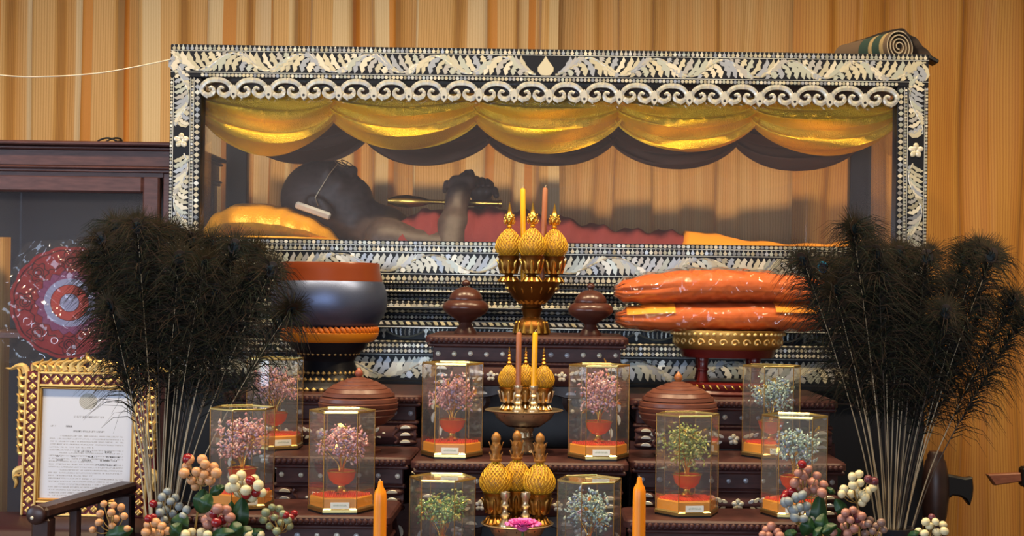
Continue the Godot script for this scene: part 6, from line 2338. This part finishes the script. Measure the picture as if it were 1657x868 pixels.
func paper_image() -> Image:
	var w := 420
	var h := 560
	var im := Image.create(w, h, false, Image.FORMAT_RGB8)
	im.fill(Color(0.80, 0.82, 0.87))
	rng.seed = 33
	# round crest
	for y in 90:
		for x in 90:
			var p := Vector2(x - 45, y - 45)
			if p.length() < 40:
				var k := 0.66 + 0.10 * sin(x * 0.5) * sin(y * 0.6) + rng.randf_range(-0.04, 0.04)
				im.set_pixel(165 + x, 24 + y, Color(k, k, k * 0.97))
	var write := func(x0: int, x1: int, y: int, ink: float, tall: int) -> void:
		var x := x0
		while x < x1:
			var g := rng.randi_range(2, 5)
			if rng.randf() < 0.88:
				im.fill_rect(Rect2i(x, y, 1 + rng.randi() % 2, tall), Color(ink, ink, ink * 1.03))
				im.fill_rect(Rect2i(x, y + (0 if rng.randf() < 0.5 else tall - 1), g, 1), Color(ink, ink, ink * 1.03))
			x += g
	write.call(150, 280, 142, 0.5, 9)
	write.call(48, 70, 190, 0.5, 7)
	write.call(116, 142, 190, 0.2, 8)
	write.call(150, 290, 214, 0.42, 8)
	for k in 22:
		var y := 238 + k * 14
		var ink := 0.60
		var x0 := 92 if k in [0, 6, 12, 17] else 46
		write.call(x0, 372 if k % 5 != 4 else 240, y, ink, 6)
	for a in [[160, 232, 314], [292, 320, 314], [78, 100, 338], [142, 164, 338], [218, 256, 338], [300, 356, 338], [80, 108, 356], [194, 232, 356], [272, 344, 356], [250, 350, 378]]:
		im.fill_rect(Rect2i(a[0], a[2] - 1, a[1] - a[0], 8), Color(0.80, 0.82, 0.87))
		write.call(a[0], a[1], a[2], 0.22, 7)
	return im


func gilt_frame() -> void:
	var z := 0.16
	var s := per_metre(z)
	var a := at(36, 602, z)
	var e := at(236, 838, z)
	var w := e.x - a.x
	var h := a.y - e.y
	var cx := (a.x + e.x) / 2
	var t := thing("picture_frame", "gilt carved frame with flame crest around a typed white letter", "picture frame", Vector3(cx, e.y, z))
	t.rotation.z = -0.008
	t.rotation.x = -0.04
	var bw := 0.038
	# bars with a lattice of diamonds on red
	for k in 4:
		var vert := k < 2
		var len := h if vert else w - 2 * bw
		var c := Vector3((w / 2 - bw / 2) * (-1 if k == 0 else 1), h / 2, 0) if vert else Vector3(0, (bw / 2 if k == 2 else h - bw / 2), 0)
		var b := MB.new()
		b.box(T(c + Vector3(0, 0, -0.012)), Vector3(bw, len, 0.02) if vert else Vector3(len, bw, 0.02), 0.002)
		var bar := put(b, "bar", M.red_ground, t)
		b = MB.new()
		for sd in [-1.0, 1.0]:
			var off: Vector3 = (Vector3(sd * (bw / 2 - 0.003), 0, 0) if vert else Vector3(0, sd * (bw / 2 - 0.003), 0))
			b.box(T(c + off + Vector3(0, 0, 0.001)), Vector3(0.006, len, 0.008) if vert else Vector3(len, 0.006, 0.008), 0.002)
		put(b, "edge_strip", M.gilt, bar)
		var n := int(len / 0.0255)
		b = MB.new()
		b.prism(T(), PackedVector2Array([Vector2(0.0095, 0), Vector2(0, 0.0095), Vector2(-0.0095, 0), Vector2(0, -0.0095)]), -0.003, 0.005, 0.003)
		for q in 4: b.ell(T(Vector3(0.0042 * cos(PI / 2 * q), 0.0042 * sin(PI / 2 * q), 0.0045)), Vector3(0.0034, 0.0034, 0.0022), 8, 5)
		var dm := b.mesh()
		b = MB.new()
		b.prism(T(), PackedVector2Array([Vector2(0.006, 0), Vector2(0, 0.0085), Vector2(-0.006, 0)]), -0.003, 0.003, 0.0015)
		var tm := b.mesh()
		for j in n:
			var f := (j + 0.5) / n * len - len / 2
			var p := c + (Vector3(0, f, 0) if vert else Vector3(f, 0, 0))
			show_mesh(dm, "lattice_diamond", M.gilt, bar, T(p))
			if j < n - 1:
				var f2 := (j + 1.0) / n * len - len / 2
				for sd in [-1.0, 1.0]:
					var p2 := c + (Vector3(sd * (bw / 2 - 0.005), f2, 0) if vert else Vector3(f2, sd * (bw / 2 - 0.005), 0))
					show_mesh(tm, "lattice_point", M.gilt, bar, T(p2, Vector3(0, 0, (sd * PI / 2 if vert else (0.0 if sd < 0 else PI)))))
	# inner gold slip and the letter
	var b := MB.new()
	for k in 4:
		var vert := k < 2
		var c := Vector3((w / 2 - bw - 0.003) * (-1 if k == 0 else 1), h / 2, -0.004) if vert else Vector3(0, (bw + 0.003 if k == 2 else h - bw - 0.003), -0.004)
		b.box(T(c), Vector3(0.006, h - 2 * bw, 0.010) if vert else Vector3(w - 2 * bw, 0.006, 0.010), 0.002)
	put(b, "inner_slip", M.gilt_carved, t)
	var m := mat("letter", Color.WHITE, 0.75)
	m.albedo_texture = image_tex(paper_image())
	b = MB.new()
	var pw := w / 2 - bw
	var y0 := bw
	var y1 := h - bw
	b.quad(b.vert(Vector3(-pw, y0, -0.008), Vector3(0, 0, 1), Vector2(0, 1)), b.vert(Vector3(pw, y0, -0.008), Vector3(0, 0, 1), Vector2(1, 1)), b.vert(Vector3(pw, y1, -0.008), Vector3(0, 0, 1), Vector2(1, 0)), b.vert(Vector3(-pw, y1, -0.008), Vector3(0, 0, 1), Vector2(0, 0)))
	put(b, "letter", m, t)
	b = MB.new()
	b.box(T(Vector3(0, h / 2, -0.016)), Vector3(w - 0.01, h - 0.01, 0.008))
	put(b, "backing", M.dark_wood, t)
	# flame leaves: a crest along the top, plumes down the sides
	rng.seed = 44
	b = MB.new()
	b.box(T(Vector3(0, h + 0.008, -0.016)), Vector3(w * 0.96, 0.024, 0.008))
	for sd in [-1.0, 1.0]: b.box(T(Vector3(sd * (w / 2 + 0.007), h * 0.62, -0.016)), Vector3(0.016, h * 0.70, 0.008))
	put(b, "carving_ground", M.red_ground, t)
	var crest := func(p: Vector2, dir: Vector2, curl: float, sz: float) -> void:
		var cb := MB.new()
		var sdv := Vector2(-dir.y, dir.x) * curl
		var pts := spline([p, p + (dir * 0.30 + sdv * 0.26) * sz, p + (dir * 0.62 + sdv * 0.14) * sz, p + (dir * 0.86 - sdv * 0.10) * sz, p + (dir * 1.15 - sdv * 0.16) * sz], 3)
		var hw := []
		for k in pts.size(): hw.append(sz * 0.21 * (1.0 - 0.95 * k / pts.size()) + 0.0004)
		cb.band(T(), pts, hw, -0.012, -0.002 + rng.randf() * 0.006, 0.003)
		put(cb, "flame_leaf", M.gilt, t)
	for k in 15:
		var f := (k + 0.5) / 15.0 * 2.0 - 1.0
		var dirx := -signf(f) * 0.55 if absf(f) > 0.08 else 0.0
		crest.call(Vector2(f * w * 0.47, h + 0.002), Vector2(dirx, 1.0).normalized(), (1.0 if f < 0 else -1.0), 0.030 + 0.012 * (1.0 - absf(f)))
		crest.call(Vector2((f + 0.06) * w * 0.47, h + 0.001), Vector2(-dirx * 0.6, 0.8).normalized(), (-1.0 if f < 0 else 1.0), 0.020)
	for sd in [-1.0, 1.0]:
		for k in 12:
			var y := h * (0.98 - 0.058 * k)
			crest.call(Vector2(sd * (w / 2 - 0.001), y - 0.012), Vector2(sd * 0.75, 0.65 if k < 10 else -0.8).normalized(), sd * -1.0, 0.030 - 0.0006 * k)
		crest.call(Vector2(sd * w / 2, h - 0.004), Vector2(sd, 0.35).normalized(), sd, 0.046)
		crest.call(Vector2(sd * (w / 2), h * 0.32), Vector2(sd * 0.5, -0.9).normalized(), sd, 0.045)
	# low bench that carries the frame
	var bt := e.y + 0.003
	var bn := thing("bench", "low dark bench with wine-red cushion under the picture frame", "bench", Vector3(cx - 0.05, 0, 0.21))
	b = MB.new()
	b.box(T(Vector3(0, bt - 0.055, -0.02)), Vector3(0.62, 0.03, 0.32), 0.005)
	for sx in [-0.28, 0.28]:
		for sz in [-0.15, 0.11]: b.box(T(Vector3(sx, (bt - 0.07) / 2, sz)), Vector3(0.04, bt - 0.07, 0.04), 0.003)
	put(b, "wooden_frame", M.dark_wood, bn)
	mat("cushion_wine", Color(0.22, 0.10, 0.13), 0.45)
	b = MB.new()
	b.surf(func(u: float, v: float) -> Vector3:
		var x := (u - 0.5) * 0.60
		var q := (v - 0.5) * 2.0
		return Vector3(x, bt - 0.042 + 0.042 * pow(maxf(0.0, 1.0 - pow(absf(q), 6.0)), 0.5) * pow(maxf(0.0, 1.0 - pow(absf(u - 0.5) * 2.0, 10.0)), 0.5) - 0.003, -0.02 + q * -0.155), 24, 18, Vector3.UP)
	put(b, "cushion", M.cushion_wine, bn)


func rail() -> void:
	var z := 0.62
	var t := thing("wooden_rail", "dark carved wooden armrest rail slanting up in front of the letter", "armrest", Vector3.ZERO)
	var a := at(66, 829, z)
	var e := at(206, 789, z - 0.28)
	var b := MB.new()
	var d := e - a
	var len := d.length()
	var fx := d.normalized()
	var fy := (Vector3.UP - fx * fx.y).normalized()
	var x := Transform3D(Basis(fx, fy, fx.cross(fy)), (a + e) / 2)
	b.box(x, Vector3(len + 0.02, 0.026, 0.05), 0.007)
	put(b, "handrail", M.rail_wood, t)
	for k in 4:
		var f: float = [0.03, 0.38, 0.70, 0.97][k]
		var p := a.lerp(e, f)
		b = MB.new()
		var wd := 0.040 if k in [0, 3] else 0.022
		b.box(T(Vector3(p.x, (p.y - 0.014) / 2, p.z)), Vector3(wd, p.y - 0.014, wd), 0.004)
		put(b, "post" if k in [0, 3] else "baluster", M.rail_wood, t)
	b = MB.new()
	b.ell(T(a + Vector3(0.0, -0.002, 0.027)), Vector3(0.022, 0.022, 0.008), 16, 8)
	put(b, "rail_end", M.rail_wood, t)
	b = MB.new()
	b.ell(T(a + Vector3(-0.006, -0.008, 0.035)), Vector3(0.004, 0.004, 0.002), 10, 6)
	put(b, "shell_dot", M.shell_5, t)


# ---------------------------------------------------------------- right side and the rest
func others() -> void:
	# rolled mat on the case roof: its near end shows the spiral
	var ax := Vector3(0.42, 0, 0.91).normalized()
	var end := at(1455, 68, -0.16)
	var roof := 2.098
	var r := 0.052
	end.y = roof + r + 0.002
	var t := thing("rolled_mat", "rolled grey-brown mat with green and tan edge bands on the case roof", "mat", end)
	var u := Vector3.UP.cross(ax).normalized()
	var spiral := []
	for k in 100:
		var f := k / 99.0
		var a := -2.6 + f * TAU * 4.2
		var rr := lerpf(r, 0.008, f)
		spiral.append((u * cos(a) + Vector3.UP * sin(a)) * rr)
	var strips := [[0.0, 0.018, "mat_brown"], [0.018, 0.034, "mat_tan"], [0.034, 0.066, "mat_green"], [0.066, 0.082, "mat_tan"], [0.082, 0.125, "mat_green"], [0.125, 0.24, "mat_brown"]]
	mat("mat_brown", Color(0.36, 0.29, 0.22), 0.9)
	mat("mat_tan", Color(0.58, 0.50, 0.34), 0.9)
	mat("mat_green", Color(0.13, 0.22, 0.19), 0.9)
	mat("mat_edge", Color(0.62, 0.58, 0.50), 0.85)
	for s in strips:
		var b := MB.new()
		for side in [1.0, -1.0]:
			var ids := []
			for k in 100:
				var p: Vector3 = spiral[k]
				var n := p.normalized()
				var o: Vector3 = p - n * (0.0 if side > 0 else 0.0035)
				ids.append([b.vert(o - ax * s[0], n * side), b.vert(o - ax * s[1], n * side)])
			for k in 99: b.quad(ids[k][0], ids[k + 1][0], ids[k + 1][1], ids[k][1])
		put(b, "mat_band", M[s[2]], t)
	var b := MB.new()
	for k in 99:
		var p: Vector3 = spiral[k]
		var q: Vector3 = spiral[k + 1]
		b.flat([p, q, q - q.normalized() * 0.0035, p - p.normalized() * 0.0035], ax)
	put(b, "cut_edge", M.mat_edge, t)
	# loose outer flap sloping down to the corner of the roof
	b = MB.new()
	var f0: Vector3 = Vector3.UP * r + u * 0.006
	var f1 := at(1512, 96, -0.16) - end
	b.surf(func(uu: float, v: float) -> Vector3:
		var p := f0.lerp(f1, v) + Vector3(0, 0.010 * sin(PI * v) + 0.003 * sin(v * 17.0 + uu * 5.0), 0)
		return p - ax * uu * 0.22, 6, 14, Vector3.UP)
	put(b, "loose_flap", M.mat_brown, t)
	b = MB.new()
	b.box(T(f1 + Vector3(-0.008, -0.004, 0.0), Vector3(0, 0, -0.5)), Vector3(0.030, 0.012, 0.05), 0.003)
	put(b, "black_clip", M.black_plain, t)
	# white string tied across to the case
	b = MB.new()
	var pts := []
	for q in [[-120, 118], [-40, 121], [30, 124], [75, 124], [120, 122], [170, 117], [220, 108], [250, 102], [277, 96]]: pts.append(at(q[0], q[1], 0.004 if q[0] > 0 else -0.1))
	pts[0] = Vector3(-1.9, at(0, 112, 0).y, 0.0)
	pts[1] = at(-40, 119, 0.0)
	b.tube(spline(pts, 5), [0.0016], 6)
	tag(put(b, "white_string", M.string_white, self), "thin white string running from the upper corner of the case", "string")
	# two stout orange candles before the altar
	for k in 2:
		var z := 1.12
		var top := at([612, 1031][k], [786, 780][k], z).y
		var y0 := 0.72
		var p := spot([611, 1030][k], y0, z)
		var c := thing("candle", ["stout orange candle before the pink crystal tree's low step", "stout orange candle before the olive-green crystal tree's low step"][k], "candle", p, "stout orange candles")
		var h := top - y0
		lathed("wax", P([[0, 0], [0.0125, 0], [0.0118, h - 0.035], [0.0115, h - 0.018], [0.0098, h - 0.010], [0.0055, h - 0.003], [0.0042, h + 0.006], [0.0035, h + 0.008], [0, h + 0.0085]]), M.wax_orange, c, 24)
		b = MB.new()
		b.tube([Vector3(0, h + 0.007, 0), Vector3(-0.001, h + 0.011, 0)], [0.0014, 0.001], 5)
		put(b, "wick", M.wick, c)
		var st := thing("candle_stand", ["tall brass stand under the orange candle, alms bowl side", "tall brass stand under the orange candle, wrapped robes side"][k], "candle stand", Vector3(p.x, 0, p.z))
		lathed("stem", P([[0, 0], [0.09, 0], [0.09, 0.012], [0.03, 0.04], [0.014, 0.1], [0.012, 0.62], [0.022, 0.64], [0.014, 0.68], [0.034, 0.70], [0.034, 0.705], [0.016, 0.705], [0.016, y0], [0, y0]]), M.brass, st, 24)
	# dark post with an axe-shaped bracket
	var z := 0.1
	var s := per_metre(z)
	var po := thing("carved_post", "dark wooden carved post with an axe-shaped bracket pointing at the curtain", "post", Vector3.ZERO)
	var px := at(1513, 800, z)
	b = MB.new()
	b.lathe(T(Vector3(px.x, 0, z)), P([[0, 0], [0.07, 0], [0.07, 0.03], [0.034, 0.05], [0.030, 0.84], [0.026, 0.885], [0.030, 0.90], [0.036, 0.955], [0.034, 1.00], [0.026, 1.04], [0.021, 1.048], [0.021, 1.056], [0.016, 1.066], [0, 1.068]]), 24)
	put(b, "shaft", M.dark_wood, po)
	var axe := PackedVector2Array()
	for q in [[1508, 770], [1526, 766], [1545, 770], [1560, 773], [1572, 772], [1573.5, 790], [1572, 804], [1568, 818], [1560, 808], [1550, 803], [1540, 802], [1532, 808], [1520, 812], [1508, 808]]:
		var p := at(q[0], q[1], z)
		axe.append(Vector2(p.x, p.y))
	b = MB.new()
	b.prism(T(Vector3(0, 0, z)), axe, -0.014, 0.014, 0.005)
	put(b, "axe_bracket", M.black_iron, po)
	# brown peg on a black bracket further out
	var pg := thing("wooden_peg", "brown wooden peg held in a black bracket beside the lamp-tinted curtain", "peg", Vector3.ZERO)
	var poly := PackedVector2Array()
	for q in [[1596.5, 768], [1650, 765], [1652, 779], [1608, 785.5]]:
		var p := at(q[0], q[1], z)
		poly.append(Vector2(p.x, p.y))
	b = MB.new()
	b.prism(T(Vector3(0, 0, z)), poly, -0.012, 0.012, 0.004)
	put(b, "peg", M.brown_wood, pg)
	b = MB.new()
	var q0 := at(1662, 772, z)
	b.box(T(Vector3(q0.x, q0.y, z)), Vector3(0.034, 0.052, 0.04), 0.006)
	b.box(T(Vector3(q0.x + 0.012, q0.y / 2 - 0.01, z)), Vector3(0.026, q0.y - 0.02, 0.03), 0.004)
	put(b, "black_bracket", M.black_iron, pg)


func _ready() -> void:
	camera_and_light()
	materials()
	hall()
	curtains()
	glass_case()
	valances()
	person()
	shell_pieces()
	altar_table(-0.285, 0.187, 1.356, 0.45, 0.06, "tall reddish altar table carrying the upper brass bowl and footed jars", 201)
	altar_table(-0.755, -0.287, 1.2166, 0.45, 0.06, "dark altar table carrying the alms bowl on its lacquer stand", 202)
	altar_table(0.189, 0.675, 1.2166, 0.45, 0.06, "dark altar table carrying the carved tray of wrapped robes", 203)
	altar_table(-0.60, -0.290, 1.100, 0.68, 0.46, "middle-height altar table with a ridged jar, below the alms bowl", 204)
	altar_table(-0.287, 0.174, 1.100, 0.735, 0.46, "middle-height altar table with the tarnished silver tray", 205)
	altar_table(0.177, 0.646, 1.100, 0.68, 0.46, "middle-height altar table with a ridged jar, below the wrapped robes", 206)
	altar_table(-0.715, -0.305, 1.012, 0.92, 0.70, "low altar table with two pink crystal trees", 207)
	altar_table(0.155, 0.56, 1.012, 0.92, 0.745, "low altar table with olive and pale jade crystal trees", 208)
	altar_table(-0.29, 0.15, 0.885, 1.03, 0.75, "lowest altar table with the bronze urns between green crystal trees", 209)
	mat("rail_wood", Color(0.2, 0.12, 0.11), 0.35)
	grain(M.rail_wood, Color(0.16, 0.09, 0.085), Color(0.26, 0.17, 0.15), Vector3(4, 4, 4), 91)
	offering_sets()
	wares()
	boxes()
	cabinet()
	fan()
	gilt_frame()
	rail()
	feathers()
	sprays()
	others()
